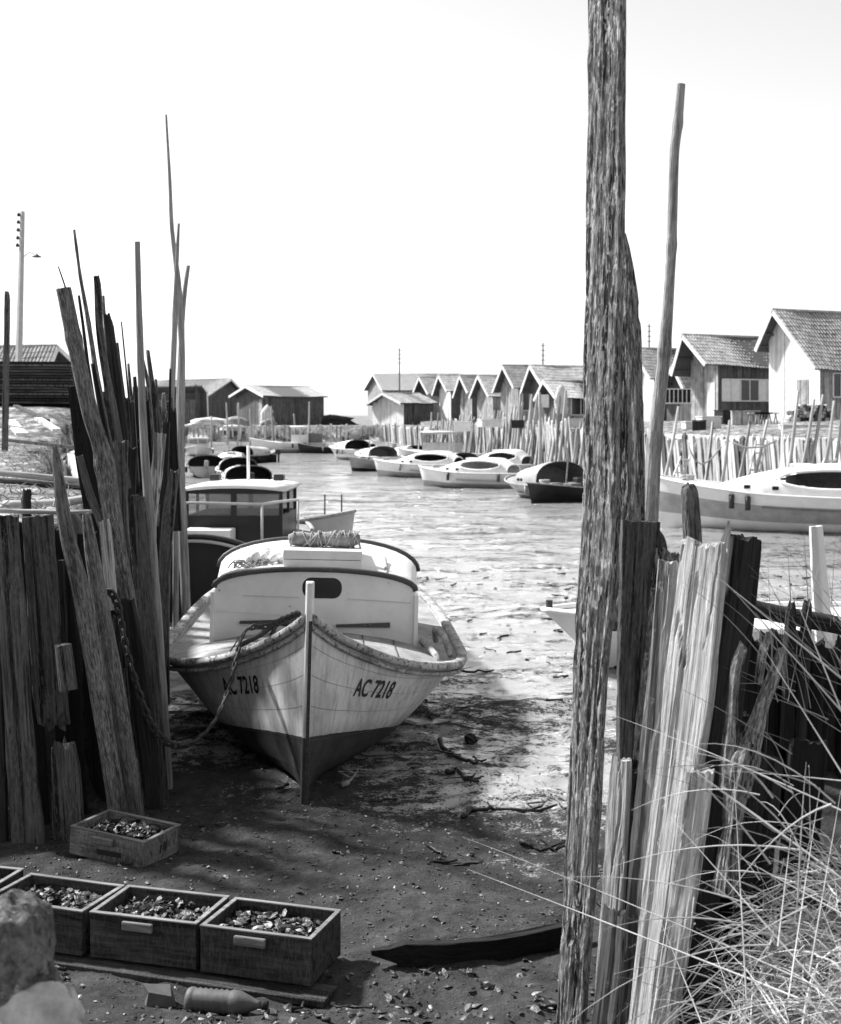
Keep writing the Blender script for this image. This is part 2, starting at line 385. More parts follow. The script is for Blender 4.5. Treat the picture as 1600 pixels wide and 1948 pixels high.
quads = np.stack([idx[:-1, :-1], idx[:-1, 1:], idx[1:, 1:], idx[1:, :-1]], -1).reshape(-1, 4)
me.vertices.add(len(co)); me.vertices.foreach_set('co', co.ravel())
me.loops.add(quads.size); me.loops.foreach_set('vertex_index', quads.ravel())
me.polygons.add(len(quads)); me.polygons.foreach_set('loop_start', np.arange(0, quads.size, 4)); me.polygons.foreach_set('use_smooth', np.ones(len(quads), bool))
me.update()
for nm, arr in (('wet', WET), ('bank', BANK), ('low', LOW)):
    a = me.attributes.new(nm, 'FLOAT', 'POINT'); a.data.foreach_set('value', arr.ravel().astype(np.float32))
tag(link('ground', me, M['ground']), kind='structure')
def gz(x, y): return float(terrain(np.array([float(x)]), np.array([float(y)]))[0][0])

# ------------------------------------------------------------------ rough timber: planks, posts, canes
def timber_mesh(pts, ws, kind='rect', th=0.3, seed=0, jag=0.03, jagb=0.0, rough=0.06, n=None, knots=None, rings=None, face=0, nodes=0, fine=0.0):
    """pts: world points bottom->top, ws widths (m). returns mesh (local Z up the grain) and matrix"""
    rd = random.Random(seed); pts = [V(p) for p in pts]
    ax = (pts[-1] - pts[0]); L = ax.length; ax.normalize()
    nrm = V((-math.sin(R(face)), -math.cos(R(face)), 0)); x = ax.cross(nrm).normalized(); y = ax.cross(x).normalized()
    rot = MX((x, y, ax)).transposed(); inv = rot.transposed()
    loc = [inv @ (p - pts[0]) for p in pts]
    zs = [p.z for p in loc]
    tx = [(zs[i], loc[i].x) for i in range(len(loc))]; ty = [(zs[i], loc[i].y) for i in range(len(loc))]; tw = [(zs[i], ws[i]) for i in range(len(loc))]
    k = rings or max(10, min(34, int(L / 0.07)))
    if kind == 'rect':
        c = 0.10; cs = []
        def q(a, b): cs.append((a, b))
        q(-.5 + .02, -.5); q(-.25, -.5); q(0, -.5); q(.25, -.5); q(.5 - .02, -.5); q(.5, -.5 + c); q(.5, .5 - c); q(.5 - .02, .5); q(0, .5); q(-.5 + .02, .5); q(-.5, .5 - c); q(-.5, -.5 + c)
    else:
        m = n or 12; cs = [(.5 * math.cos(2 * math.pi * j / m), .5 * math.sin(2 * math.pi * j / m)) for j in range(m)]
        th = 1.0
    if fine:                                                   # resample the outline and carve grain, splits and dents into it
        P = np.array(cs + [cs[0]]); tt = th if kind == 'rect' else ws[0]; wm = max(ws)
        sc = np.array([wm, min(tt, wm) if kind == 'rect' else wm]); seg = np.hypot(*((P[1:] - P[:-1]) * sc).T); cum = np.concatenate([[0], np.cumsum(seg)])
        m = int(max(22, min(64, cum[-1] / .007))); uu = np.linspace(0, cum[-1], m, endpoint=False)
        cs = list(zip(np.interp(uu, cum, P[:, 0]), np.interp(uu, cum, P[:, 1])))
        k = int(max(24, min(190, L / .022)))
    m = len(cs); vs = []
    lowf = [[rd.uniform(-1, 1) for _ in range(k // 3 + 3)] for _ in range(m)]
    tj = [rd.uniform(-1, 0) * jag for _ in range(m)]; bj = [rd.uniform(0, 1) * jagb for _ in range(m)]
    if fine:
        ja = vnoise(np.arange(m) * .23 + seed, np.zeros(m) + seed, 4) * .7 + vnoise(np.arange(m) * .9 + seed, np.zeros(m), 5) * .3
        tj = list(-ja * jag * 1.3); bj = list(ja[::-1] * jagb * 1.3)
        Zg, Ug = np.meshgrid(np.linspace(0, L, k + 1), uu, indexing='ij'); o_ = seed * 7.31
        am = fine
        disp = fbm(Ug * 22 + o_, Zg * 2.2 + o_, 4, 31) * am * 1.6 + fbm(Ug * 90 + o_, Zg * 7 + o_, 3, 37) * am * 1.4
        rid = np.abs(vnoise(Ug * 17 + o_, Zg * 1.1 + o_, 41) * .6 + vnoise(Ug * 45 + o_, Zg * 2.6, 43) * .4 - .5)
        disp -= np.clip(1 - rid / .035, 0, 1) * am * 2.2 * (vnoise(Ug * 5 + o_, Zg * .9, 47) > .38)
        big_ = np.clip(vnoise(Ug * 9 + o_, Zg * 5 + o_, 51) - .78, 0, 1) * am * 6; disp -= big_
    node_z = [L * (i + rd.uniform(.3, .7)) / max(1, nodes) for i in range(nodes)]
    for i in range(k + 1):
        z = L * i / k; ox, oy, w = interp(tx, z), interp(ty, z), max(0.004, interp(tw, z))
        t = w
        if kind == 'rect': t = max(0.02, min(w * 1.0, th if th > 0 else w))
        sw = 1.0
        for nz in node_z: sw += 0.16 * math.exp(-((z - nz) / (0.35 * w + .012)) ** 2)
        if fine:
            e0 = 1 + rough * 1.2 * (float(vnoise(np.array([z * 4.0]), np.array([seed * 3.3]), 3)[0]) - .5) * 2; oo = rough * w * .8 * (float(vnoise(np.array([z * 2.2]), np.array([seed * 5.3]), 6)[0]) - .5)
        for j, (a, b) in enumerate(cs):
            if fine:
                e = e0; dd = float(disp[i, j]); hx, hy = a * w * e * sw, b * t * sw; q = math.hypot(hx / max(w, 1e-3), hy / max(t, 1e-3)) or 1
                f_ = max(-.5 * min(w, t), dd)
                nx_, ny_ = (a / .5, b / .5); l_ = (abs(nx_) ** 6 + abs(ny_) ** 6) ** (1 / 6) or 1
                ax_, ay_ = (nx_ if abs(nx_) > .85 * l_ else 0), (ny_ if abs(ny_) > .85 * l_ else 0)
                if kind != 'rect': ax_, ay_ = nx_, ny_
                px_, py_ = hx + ax_ * f_ + oo, hy + ay_ * f_
            else:
                lf = lowf[j]; u = i / 3; i0 = int(u); fr = u - i0; nn = lf[i0] * (1 - fr) + lf[i0 + 1] * fr
                e = 1 + rough * (nn * 1.3 + rd.uniform(-.5, .5)) if rough else 1
                px_, py_ = a * w * e * sw, b * t * e * sw
            fade = max(0, 1 - (L - z) / max(1e-3, jag * 2.5)) if jag else 0; fb_ = max(0, 1 - z / max(1e-3, jagb * 2.5)) if jagb else 0
            vs.append((ox + px_, oy + py_, z + tj[j] * fade + bj[j] * fb_))
    fs = [(i * m + j, i * m + (j + 1) % m, (i + 1) * m + (j + 1) % m, (i + 1) * m + j) for i in range(k) for j in range(m)]
    n0 = len(vs); vs.append((loc[0].x, loc[0].y, jagb * .5)); vs.append((loc[-1].x, loc[-1].y, L - (jag * .6 if jag else 0)))
    fs += [(j + 0, n0, (j + 1) % m) for j in range(m)] + [(k * m + (j + 1) % m, n0 + 1, k * m + j) for j in range(m)]
    mb = MB(); mb.v = vs; mb.f = fs; me = mb.mesh('timber', smooth=(kind != 'rect' and not fine))
    b = bmesh.new(); b.from_mesh(me); bmesh.ops.recalc_face_normals(b, faces=b.faces)
    for f in b.faces:
        if len(f.verts) == 3: f.smooth = False
    b.to_mesh(me); b.free()
    mat = MX.Translation(pts[0]) @ rot.to_4x4()
    return me, mat

SEED = [100]
def timber(name, spec, D, mat, parent=None, D2=None, kind='rect', th=0.05, sink=0.0, label=None, cat=None, group=None, face=0, **kw):
    """spec: photo points top->bottom (px, py, width px) of the thing at distance D (top) .. D2 (foot)"""
    SEED[0] += 1; D2 = D2 or D; k = len(spec); pts = []; ws = []
    y0, y1 = spec[0][1], spec[-1][1]
    for (px, py, w) in reversed(spec):
        d = D + (D2 - D) * (py - y0) / ((y1 - y0) or 1); pts.append(W(px, py, d)); ws.append(w * d / F / (max(.3, math.cos(R(face))) if kind == 'rect' else 1))
    if sink:
        dirn = (pts[0] - pts[1]).normalized(); pts.insert(0, pts[0] + dirn * sink); ws.insert(0, ws[0])
    if 'fine' not in kw and D < 9.3: kw['fine'] = .0035 if kind == 'rect' else .0022
    me, mw = timber_mesh(pts, ws, kind, th, SEED[0], face=face, **kw)
    o = link(name, me, M[mat], parent)
    if parent: mw = MX.Translation(-parent.location) @ mw
    o.matrix_basis = mw
    if label: tag(o, label, cat, group)
    return o

# ---- left foreground revetment: rough planks (parts of one fence)
lf = thing('plank_fence', (-2.2, 8.4, 0.0), 'dark weathered plank revetment holding the bank left of the big white boat', 'fence')
def LP(spec, D, mat='wood_mid', **kw): return timber('plank', spec, D, mat, lf, **kw)
LP([(-34, 992, 50), (-22, 1300, 56), (-8, 1600, 46)], 8.1, 'wood_dark', sink=.2)
LP([(12, 978, 46), (24, 1180, 54), (38, 1400, 52), (56, 1600, 56)], 8.05, sink=.2, jag=.02, rough=.12)
LP([(72, 978, 62), (84, 1180, 58), (94, 1300, 62), (106, 1405, 58)], 8.3, jag=.02, jagb=.16, rough=.10)
LP([(40, 988, 34), (58, 1300, 40), (76, 1610, 44)], 8.45, 'wood_black', sink=.2)
LP([(118, 1398, 44), (126, 1480, 56), (132, 1600, 60)], 8.15, jag=.09, sink=.2)
LP([(108, 1000, 40), (128, 1300, 50), (140, 1610, 60)], 8.6, 'wood_black', sink=.2)
LP([(170, 1010, 50), (190, 1300, 60), (210, 1600, 60)], 8.95, 'wood_black', sink=.2)
LP([(112, 1060, 18), (116, 1180, 20), (122, 1320, 18)], 8.4, 'wood_dark')
LP([(120, 1224, 26), (131, 1312, 28)], 8.1, 'wood_mid', th=.07, face=-25, jag=.01)
LP([(198, 985, 20), (205, 1060, 22), (214, 1160, 18)], 8.75, 'wood_pale', jag=.05)
LP([(222, 1168, 14), (224, 1240, 16), (228, 1320, 10)], 8.7, 'wood_mid', jag=.04)
LP([(228, 1268, 30), (238, 1352, 24)], 8.72, 'wood_mid', th=.03, jag=.03)
LP([(242, 1135, 24), (262, 1271, 36), (280, 1420, 37), (295, 1548, 30)], 8.72, 'wood_dark', sink=.2, th=.05, face=8)
LP([(258, 936, 34), (270, 1060, 38), (284, 1250, 36), (302, 1505, 32)], 9.0, 'wood_mid', sink=.2, jag=.05)
LP([(230, 836, 25), (230, 950, 25), (236, 1120, 26), (246, 1400, 26)], 9.5, 'wood_mid', jag=.03)
LP([(252, 848, 18), (248, 950, 20), (252, 1100, 22)], 9.7, 'wood_dark')
LP([(306, 822, 17), (298, 900, 19), (286, 1010, 19), (292, 1200, 20), (302, 1420, 20)], 9.85, 'wood_pale', jag=.02, face=25)
LP([(333, 888, 19), (322, 970, 22), (312, 1110, 22), (312, 1340, 20)], 10.1, 'wood_mid', jag=.07)
LP([(318, 800, 11), (312, 950, 12), (304, 1150, 14), (305, 1350, 14)], 10.3, 'wood_dark')
LP([(143, 733, 26), (160, 860, 34), (180, 980, 34), (196, 1150, 34)], 9.25, 'wood_black', jag=.01)
LP([(205, 1060, 30), (225, 1300, 34), (245, 1560, 34)], 9.2, 'wood_black')
LP([(290, 1000, 30), (298, 1250, 34), (306, 1480, 34)], 10.4, 'wood_black')
LP([(250, 1000, 36), (262, 1300, 40), (280, 1560, 40)], 9.7, 'wood_black')
rd = random.Random(5)
for i in range(30):
    x = 190 + i * 4.8 + rd.uniform(-3, 3); top = rd.uniform(728, 800) - (20 if i < 6 else 0); w = rd.uniform(9, 17); ln = rd.uniform(14, 40) * (1 - i / 40)
    LP([(x, top, w * .8), (x + ln * .5, top + 130, w), (x + ln, 1010, w)], rd.uniform(10.4, 11.8), rd.choice(['wood_dark', 'wood_dark', 'wood_mid', 'bark', 'wood_black']), jag=.07, th=.04)

for sp, D, mt in (([(196, 560, 5), (204, 660, 7), (222, 790, 8), (240, 900, 9)], 10.3, 'bark'), ([(172, 640, 6), (184, 730, 8), (206, 850, 9)], 10.1, 'wood_mid'), ([(244, 690, 5), (252, 780, 7), (262, 900, 8)], 10.6, 'bark'), ([(256, 715, 7), (262, 800, 9), (270, 930, 9)], 10.5, 'wood_dark'), ([(222, 650, 7), (232, 740, 9), (246, 860, 10)], 10.4, 'wood_mid'), ([(296, 720, 5), (302, 800, 7), (306, 930, 8)], 10.8, 'wood_mid'), ([(312, 745, 8), (308, 840, 9), (304, 980, 10)], 10.9, 'bark'), ([(324, 700, 4), (322, 800, 6), (316, 960, 8)], 11.0, 'wood_dark'), ([(176, 690, 8), (196, 800, 12), (214, 900, 13)], 9.7, 'wood_dark')):
    timber('stake', sp, D, mt, lf, kind='round', jag=.02, n=8)
# ---- left foreground poles, each a thing of its own
GP = 'poles standing in the left revetment'
def LPOLE(name, spec, D, mat, label, kind='round', **kw):
    return timber(name, spec, D, mat, None, kind=kind, label=label, cat='pole', group=GP, **kw)
LPOLE('pointed_stake', [(103, 846, 7), (109, 890, 18), (126, 1010, 29), (155, 1130, 34), (190, 1330, 36), (229, 1575, 36)], 8.2, 'bark', 'mottled round stake with a pointed tip leaning at the front of the left revetment', sink=.2, jag=.02)
LPOLE('stake', [(164, 973, 16), (176, 1060, 27), (204, 1220, 32), (238, 1420, 36), (259, 1568, 35)], 8.4, 'bark', 'round stake with a bleached broken top just right of the pointed stake', sink=.2, jag=.03)
LPOLE('stake', [(151, 866, 13), (170, 935, 16), (198, 1010, 17), (226, 1110, 18)], 8.85, 'wood_mid', 'slim short stake slanting left of the thick leaning trunk', jag=.01)
LPOLE('log_pole', [(121, 548, 30), (150, 690, 30), (173, 792, 33), (195, 861, 36), (213, 977, 37), (238, 1133, 38), (262, 1290, 36), (285, 1500, 34)], 8.85, 'bark', 'thickest sawn-off trunk leaning left out of the left revetment', sink=.2, jag=.005, nodes=4, n=16)
LPOLE('pole', [(261, 460, 11), (266, 640, 13), (275, 850, 16), (290, 1050, 20), (313, 1390, 21), (318, 1460, 21)], 9.2, 'bamboo', 'straight smooth pole with a flat top, tallest in the middle of the left revetment', sink=.2, jag=.0)
LPOLE('bamboo_pole', [(316, 218, 4), (323, 340, 6), (327, 436, 8), (333, 485, 9), (342, 568, 11), (346, 693, 13), (343, 850, 15), (348, 1000, 17), (354, 1150, 18)], 16.2, 'bamboo', 'tallest and thinnest-tipped cane at the right end of the left revetment', sink=.7, jag=.0, nodes=9)
LPOLE('bamboo_pole', [(340, 425, 5), (337, 490, 7), (334, 571, 9), (330, 684, 11), (323, 826, 12), (318, 1000, 13), (316, 1160, 13)], 15.8, 'bamboo', 'dark cane crossing just left of the tallest cane', jag=.0, nodes=7, sink=.6)
LPOLE('pole', [(358, 505, 8), (351, 560, 9), (345, 640, 10), (340, 800, 11), (336, 950, 12), (334, 1160, 12)], 16.5, 'bamboo', 'short flat-topped pole leaning right behind the tallest cane', jag=.0, sink=.6)
LPOLE('bamboo_pole', [(141, 437, 5), (152, 520, 6), (166, 600, 8), (182, 700, 9), (200, 800, 10), (222, 900, 11)], 9.9, 'bark', 'slender cane leaning left behind the thick leaning trunk, second tallest at the left', nodes=7, jag=.0)
LPOLE('stake', [(150, 562, 5), (158, 620, 6), (168, 700, 7), (190, 830, 8)], 10.0, 'wood_dark', 'short thin stake between the thick trunk and the slender cane', jag=.0)
LPOLE('pointed_plank', [(183, 523, 9), (186, 545, 12), (191, 640, 13), (207, 740, 15), (228, 850, 16), (242, 930, 16)], 9.6, 'wood_mid', 'narrow plank with a cut pointed top standing right of the slender cane', kind='rect', th=.035, jag=.02)
LPOLE('pointed_plank', [(203, 594, 9), (206, 612, 14), (216, 690, 19), (229, 790, 20), (238, 880, 20)], 10.0, 'wood_dark', 'broad dark plank with a pointed top in the middle of the left revetment', kind='rect', th=.035, jag=.03)
LPOLE('stake', [(213, 618, 7), (224, 720, 11), (236, 860, 12)], 10.2, 'wood_mid', 'grey stake against the right edge of the broad dark pointed plank', jag=.01)
LPOLE('stick', [(231, 612, 2.6), (243, 735, 3.6), (254, 860, 5)], 10.2, 'wood_dark', 'thin lone stick left of the straight smooth pole', jag=.0)
LPOLE('stake', [(281, 665, 7), (290, 735, 10), (299, 830, 12), (302, 960, 12)], 10.3, 'wood_mid', 'grey stake leaning left just right of the straight smooth pole', jag=.02)
LPOLE('stake', [(271, 680, 5), (284, 744, 8), (292, 860, 9)], 10.6, 'bark', 'thin stake tucked behind the straight smooth pole', jag=.03)
LPOLE('stick', [(111, 507, 2.5), (126, 552, 3.4), (156, 660, 4)], 9.5, 'wood_dark', 'wisp of stick behind the top of the thick leaning trunk', jag=.0)

# ---- right foreground posts and planks
big = timber('mooring_post', [(1156, -60, 58), (1154, 240, 57), (1151, 480, 55), (1146, 800, 55), (1142, 1000, 56), (1124, 1300, 50), (1112, 1500, 48), (1100, 1750, 47), (1086, 1960, 45)], 5.45, 'wood_flake', None, kind='rect', th=.05, sink=.25, label='tall flaking square mooring post rising past the top of the picture', cat='post', face=40, rough=.05, fine=.006)
timber('mooring_post', [(1186, 440, 8), (1192, 520, 22), (1199, 640, 30), (1201, 800, 36), (1200, 985, 40), (1195, 1200, 44)], 5.75, 'wood_flake', None, kind='rect', th=.07, label='second tall post tapering to a point right behind the flaking square post', cat='post', face=30, rough=.05, jag=.03, fine=.006)
timber('bamboo_pole', [(1296, 160, 15), (1290, 232, 17), (1283, 290, 19), (1276, 490, 21), (1262, 690, 25), (1246, 830, 28), (1237, 985, 30), (1232, 1150, 30)], 6.2, 'cane_right', None, kind='round', fine=.001, label='thick pale pole with knots leaning right behind the square post', cat='pole', n=16, nodes=5, jag=.0)
rf = thing('plank_fence', (1.1, 5.2, 0.0), 'sunlit bleached broken plank revetment leaning at the right behind dry grass', 'fence')
def RP(spec, D, mat='wood_pale', **kw): return timber('plank', spec, D, mat, rf, **kw)
RP([(1217, 988, 72), (1208, 1200, 62), (1200, 1450, 52), (1188, 1700, 46), (1170, 1960, 44)], 5.6, 'wood_mid', face=-6, th=.06, sink=.2, jag=.01)
RP([(1184, 1432, 26), (1176, 1550, 34), (1168, 1700, 34), (1148, 1960, 36)], 5.5, face=40, th=.03, sink=.2, jag=.05)
RP([(1170, 1720, 32), (1163, 1820, 34), (1146, 1960, 36)], 5.4, face=40, th=.03, sink=.2, jag=.06)
RP([(1276, 1058, 38), (1257, 1300, 44), (1232, 1560, 46), (1200, 1960, 44)], 5.45, 'wood_pale', face=30, th=.05, sink=.2, jag=.04, rough=.07)
RP([(1285, 1030, 50), (1262, 1250, 60), (1240, 1450, 60)], 5.55, 'wood_rot', face=35, th=.06, jag=.1)
RP([(1240, 992, 22), (1246, 1020, 40), (1250, 1100, 40), (1240, 1300, 30)], 5.7, 'wood_mid', face=0, th=.06, jag=.05)
RP([(1342, 1014, 62), (1322, 1200, 66), (1300, 1400, 66), (1272, 1620, 58), (1228, 1960, 50)], 5.12, face=50, th=.045, sink=.2, jag=.07, rough=.07, rings=50)
RP([(1389, 984, 8), (1376, 1050, 18), (1362, 1180, 18), (1340, 1380, 16), (1322, 1500, 12)], 5.2, face=35, th=.02, jag=.05, rough=.08)
RP([(1414, 1014, 60), (1396, 1200, 62), (1370, 1400, 62), (1340, 1600, 60)], 5.5, 'wood_dark', face=-10, th=.10, jag=.03, sink=.3)
RP([(1336, 1450, 42), (1318, 1600, 40), (1290, 1780, 42), (1262, 1960, 44)], 4.95, 'wood_pale', face=28, th=.03, sink=.2, jag=.06)
RP([(1358, 1590, 40), (1345, 1700, 44), (1322, 1900, 44)], 5.05, 'wood_dark', face=-10, th=.05, jag=.05, sink=.2)
RP([(1462, 1430, 60), (1440, 1620, 60), (1410, 1900, 60)], 5.3, 'wood_dark', face=0, th=.05, jag=.03, sink=.2)
RP([(1540, 1400, 70), (1520, 1620, 70), (1500, 1900, 70)], 5.5, 'wood_black', face=0, th=.05, jag=.05, sink=.2)
RP([(1395, 1350, 60), (1380, 1550, 60), (1360, 1900, 60)], 5.6, 'wood_black', face=0, th=.05, jag=.05, sink=.2)
rd = random.Random(44)
for i in range(11):
    x = 1412 + i * 24 + rd.uniform(-5, 5); tp_ = 1172 + rd.uniform(0, 50); w = rd.uniform(24, 36)
    RP([(x, tp_, w), (x - 12, tp_ + 200, w + 4), (x - 26, 1720, w + 4)], 6.15 + rd.uniform(-.08, .08), rd.choice(['wood_black', 'wood_dark', 'wood_dark']), face=rd.uniform(-15, 15), th=.04, jag=.08)  # dark filler boards added, their colour stands for deep shade behind the grass
timber('post_stump', [(1308, 913, 22), (1311, 930, 32), (1318, 1030, 36), (1322, 1200, 36)], 5.9, 'bark', None, kind='round', label='short round dark stump with a frayed top right of the pale pole', cat='post', jag=.03)
ro = thing('rotten_post', W(1410, 1480, 5.0), 'rotted split post with two crumbling prongs among the grass', 'post')
for nm, sp in (('prong', [(1416, 1215, 16), (1403, 1262, 24), (1396, 1320, 20), (1392, 1400, 34), (1388, 1500, 34)]),
               ('prong', [(1489, 1222, 10), (1476, 1275, 20), (1450, 1340, 24), (1435, 1390, 36), (1418, 1440, 50), (1405, 1510, 44)]),
               ('splinter', [(1464, 1190, 8), (1452, 1240, 15), (1444, 1300, 14)]),
               ('stub', [(1430, 1385, 30), (1412, 1440, 66), (1395, 1520, 50), (1380, 1700, 50)])):
    timber(nm, sp, 5.0, 'wood_rot', ro, kind='round', rough=.3, jag=.04, n=10, fine=.007)
for i, sp in enumerate(([(1507, 1137, 10), (1505, 1160, 20), (1500, 1320, 24), (1495, 1420, 24)], [(1536, 1133, 12), (1535, 1155, 20), (1526, 1320, 24), (1520, 1420, 24)])):
    timber('stake', sp, 6.0, 'wood_dark', None, kind='round', jag=.04, label=('left' if i == 0 else 'right') + ' one of two short dark stakes standing together above the grass', cat='stake', group='pair of short dark stakes')
timber('log', [(1395, 1150, 34), (1500, 1172, 34), (1680, 1206, 36)], 6.6, 'wood_dark', None, kind='round', label='dark log lying on the right bank behind the two short stakes', cat='log', jag=.01)
timber('white_post', [(1552, 1000, 22), (1556, 1060, 26), (1560, 1115, 30)], 12.2, 'wall_white', None, kind='rect', th=.06, sink=.5, label='short white post standing beyond the grass at the right edge', cat='post', jag=.01)

# ------------------------------------------------------------------ boats
GM = [(0, 0), (.02, .25), (.08, .5), (.3, .67), (.55, .79), (.85, .92), (1, 1)]
class Hull:
    def __init__(s, L, half, sheer, keel=None, yfull=2.2, rake=0.2, bowp=1.15):
        s.bowp = bowp
        s.L, s.half, s.sheer, s.yfull, s.rake = L, half, sheer, yfull, rake; s.keel = keel or [(0, 0), (L, 0)]
    def hb(s, y): return max(0.0, interp(s.half, y))
    def zs(s, y): return interp(s.sheer, y)
    def zk(s, y): return interp(s.keel, y)
    def pt(s, y, h, side, off=0.0):
        t = sm(0, s.yfull, y); gm = interp(GM, h); g = (h ** s.bowp) * (1 - t) + gm * t
        x = s.hb(y) * g; z = s.zk(y) + (s.zs(y) - s.zk(y)) * h
        yy = y + s.rake * (1 - h) * max(0, 1 - y / s.yfull)
        return V((side * (x + off), yy, z))
    def surf(s, mb, side, h0, h1, nu=40, nv=5, y0=0.0, y1=None, off=0.0):
        y1 = y1 or s.L
        mb.grid(lambda u, v: s.pt(y0 + (y1 - y0) * (u ** 1.5), h0 + (h1 - h0) * v, side, off), nu, nv)
    def transom(s, mb):
        l = [s.pt(s.L, h, -1) for h in np.linspace(1, 0, 9)]; r = [s.pt(s.L, h, 1) for h in np.linspace(0, 1, 9)][1:]
        mb.add(l + r, [tuple(range(len(l + r)))])
    def rail(s, side, w, t, y0=0.0, y1=None, dz=0.0, n=40):
        y1 = y1 or s.L; pts = []
        for i in range(n + 1):
            y = y0 + (y1 - y0) * (i / n) ** 1.4; p = s.pt(y, 1, side); p.z += dz; pts.append(p)
        mb = MB(); vs = []
        for i, p in enumerate(pts):
            t_ = (pts[min(i + 1, n)] - pts[max(i - 1, 0)]).normalized(); o = t_.cross(V((0, 0, 1))).normalized() * side * -1
            if o.x * side < 0: o = -o
            u = V((0, 0, 1))
            for a, b in ((.35, -.5), (.5, -.2), (.5, .2), (.35, .5), (-.35, .5), (-.5, .2), (-.5, -.2), (-.35, -.5)):
                q = p + o * a * w + u * b * t; q.x = side * max(q.x * side, 0.012); vs.append(q)
        fs = [(i * 8 + j, i * 8 + (j + 1) % 8, (i + 1) * 8 + (j + 1) % 8, (i + 1) * 8 + j) for i in range(n) for j in range(8)] + [tuple(range(8)), tuple(range(n * 8, n * 8 + 8))]
        return mb.add(vs, fs)
    def deck(s, mb, y0, y1, dz=-0.04, crown=0.05, inset=0.02, nu=24):
        def f(u, v):
            y = y0 + (y1 - y0) * u; a = v * 2 - 1; hb = max(0.0, s.hb(y) - inset); yy = y
            return V((a * hb, yy, s.zs(y) + dz + crown * (1 - a * a) * min(1, hb)))
        return mb.grid(f, nu, 8)

def arch(w, hs, hc, n=14, e=2.6):
    """half-round cabin section: list of (x, z) from left foot to right foot"""
    out = []
    for i in range(n + 1):
        a = math.pi * i / n; c, q = math.cos(a), math.sin(a)
        out.append((-w * math.copysign(abs(c) ** (2 / e), c), hs + (hc) * abs(q) ** (2 / e)))
    return [(-w, 0)] + out + [(w, 0)]
def shell(mb, secs, th=0.0):
    """secs: list of (y, z0, section)"""
    k = len(secs[0][2]); vs = []; fs = []
    for y, z0, sc in secs:
        for x, z in sc: vs.append((x, y, z0 + z))
    for i in range(len(secs) - 1):
        for j in range(k - 1): fs.append((i * k + j, i * k + j + 1, (i + 1) * k + j + 1, (i + 1) * k + j))
    return mb.add(vs, fs)
def rrect(cx, cz, w, h, r, n=5):
    out = []
    for (sx, sz, a0) in ((1, 1, 0), (-1, 1, 90), (-1, -1, 180), (1, -1, 270)):
        for i in range(n + 1):
            a = R(a0 + 90 * i / n); out.append((cx + sx * (w / 2 - r) + r * math.cos(a), cz + sz * (h / 2 - r) + r * math.sin(a)))
    return out
def panel_with_holes(name, outer, holes, y, mat, parent, th=0.025):
    b = bmesh.new(); edges = []
    for loop in [outer] + holes:
        vs = [b.verts.new((x, y, z)) for x, z in loop]
        edges += [b.edges.new((vs[i], vs[(i + 1) % len(vs)])) for i in range(len(vs))]
    bmesh.ops.triangle_fill(b, use_beauty=True, use_dissolve=False, edges=edges)
    r = bmesh.ops.extrude_face_region(b, geom=list(b.faces)); bmesh.ops.translate(b, verts=[v for v in r['geom'] if isinstance(v, bmesh.types.BMVert)], vec=(0, th, 0))
    bmesh.ops.recalc_face_normals(b, faces=b.faces); me = bpy.data.meshes.new(name); b.to_mesh(me); b.free()
    return link(name, me, mat, parent)

# ---- the big white boat
HB = Hull(6.3, [(0, 0.0), (.25, .155), (.6, .37), (1.0, .66), (1.4, .95), (2.0, 1.20), (3.2, 1.25), (5, 1.18), (6.3, 1.0)],
          [(0, 1.24), (.25, 1.09), (.6, .93), (1.0, .77), (1.4, .67), (2.0, .60), (3.5, .59), (6.3, .68)], yfull=1.05, rake=0.04, bowp=0.55)
mb_ = thing('moored_boat', W(578, 1532, 8.8), 'big white wooden boat lying bow-on in the middle, registration number on both bows', 'boat', rz=R(3.4), ry=R(1.6))
BOAT = mb_
hs = [0, .14, .34, .53, .70, .86, 1.0]
for side in (-1, 1):
    for i in range(len(hs) - 1):
        m = MB(); HB.surf(m, side, hs[i] + (.0016 if i else 0), hs[i + 1] - .0016, 44, 4); m.build('strake', M['main_hull'], mb_, True, normals=False)
    m = MB(); HB.surf(m, side, 0, 1, 44, 14, off=-.012); m.build('inner_hull', M['grey_paint'], mb_, True, normals=False)
m = MB(); HB.transom(m); m.build('transom', M['white_hull'], mb_)
for side in (-1, 1):
    HB.rail(side, .09, .06, .02).build('gunwale', M['rail_cap'], mb_, True)
    HB.rail(side, .04, .03, .02, dz=-.062).build('rubbing_strake', M['rail_cap'], mb_, True)
m = MB()
def stem_y(z): return .05 * (1 - min(1, z / 1.24)) - .04
m.add([(x, stem_y(z) + y, z) for z in (-.05, .3, .6, .9, 1.2, 1.47) for x, y in ((-.017, 0), (.017, 0), (.030, .12), (-.030, .12))],
      [(i * 4 + j, i * 4 + (j + 1) % 4, i * 4 + 4 + (j + 1) % 4, i * 4 + 4 + j) for i in range(5) for j in range(4)] + [(0, 1, 2, 3), (20, 21, 22, 23)])
st = m.build('stem_post', M['main_hull'], mb_, bevel=.008)
m = MB()
for z0, z1 in ((.0, .3), (.3, .6), (.6, .92), (.92, 1.22)):
    m.bar((.012, stem_y(z0) - .004, z0), (.012, stem_y(z1) - .004, z1), .022, .012, (0, 1, 0))
m.build('iron_strip', M['iron'], st)
m = MB(); HB.deck(m, .12, 2.34, -.03, .21, .0); m.build('foredeck', M['deck'], mb_, True)
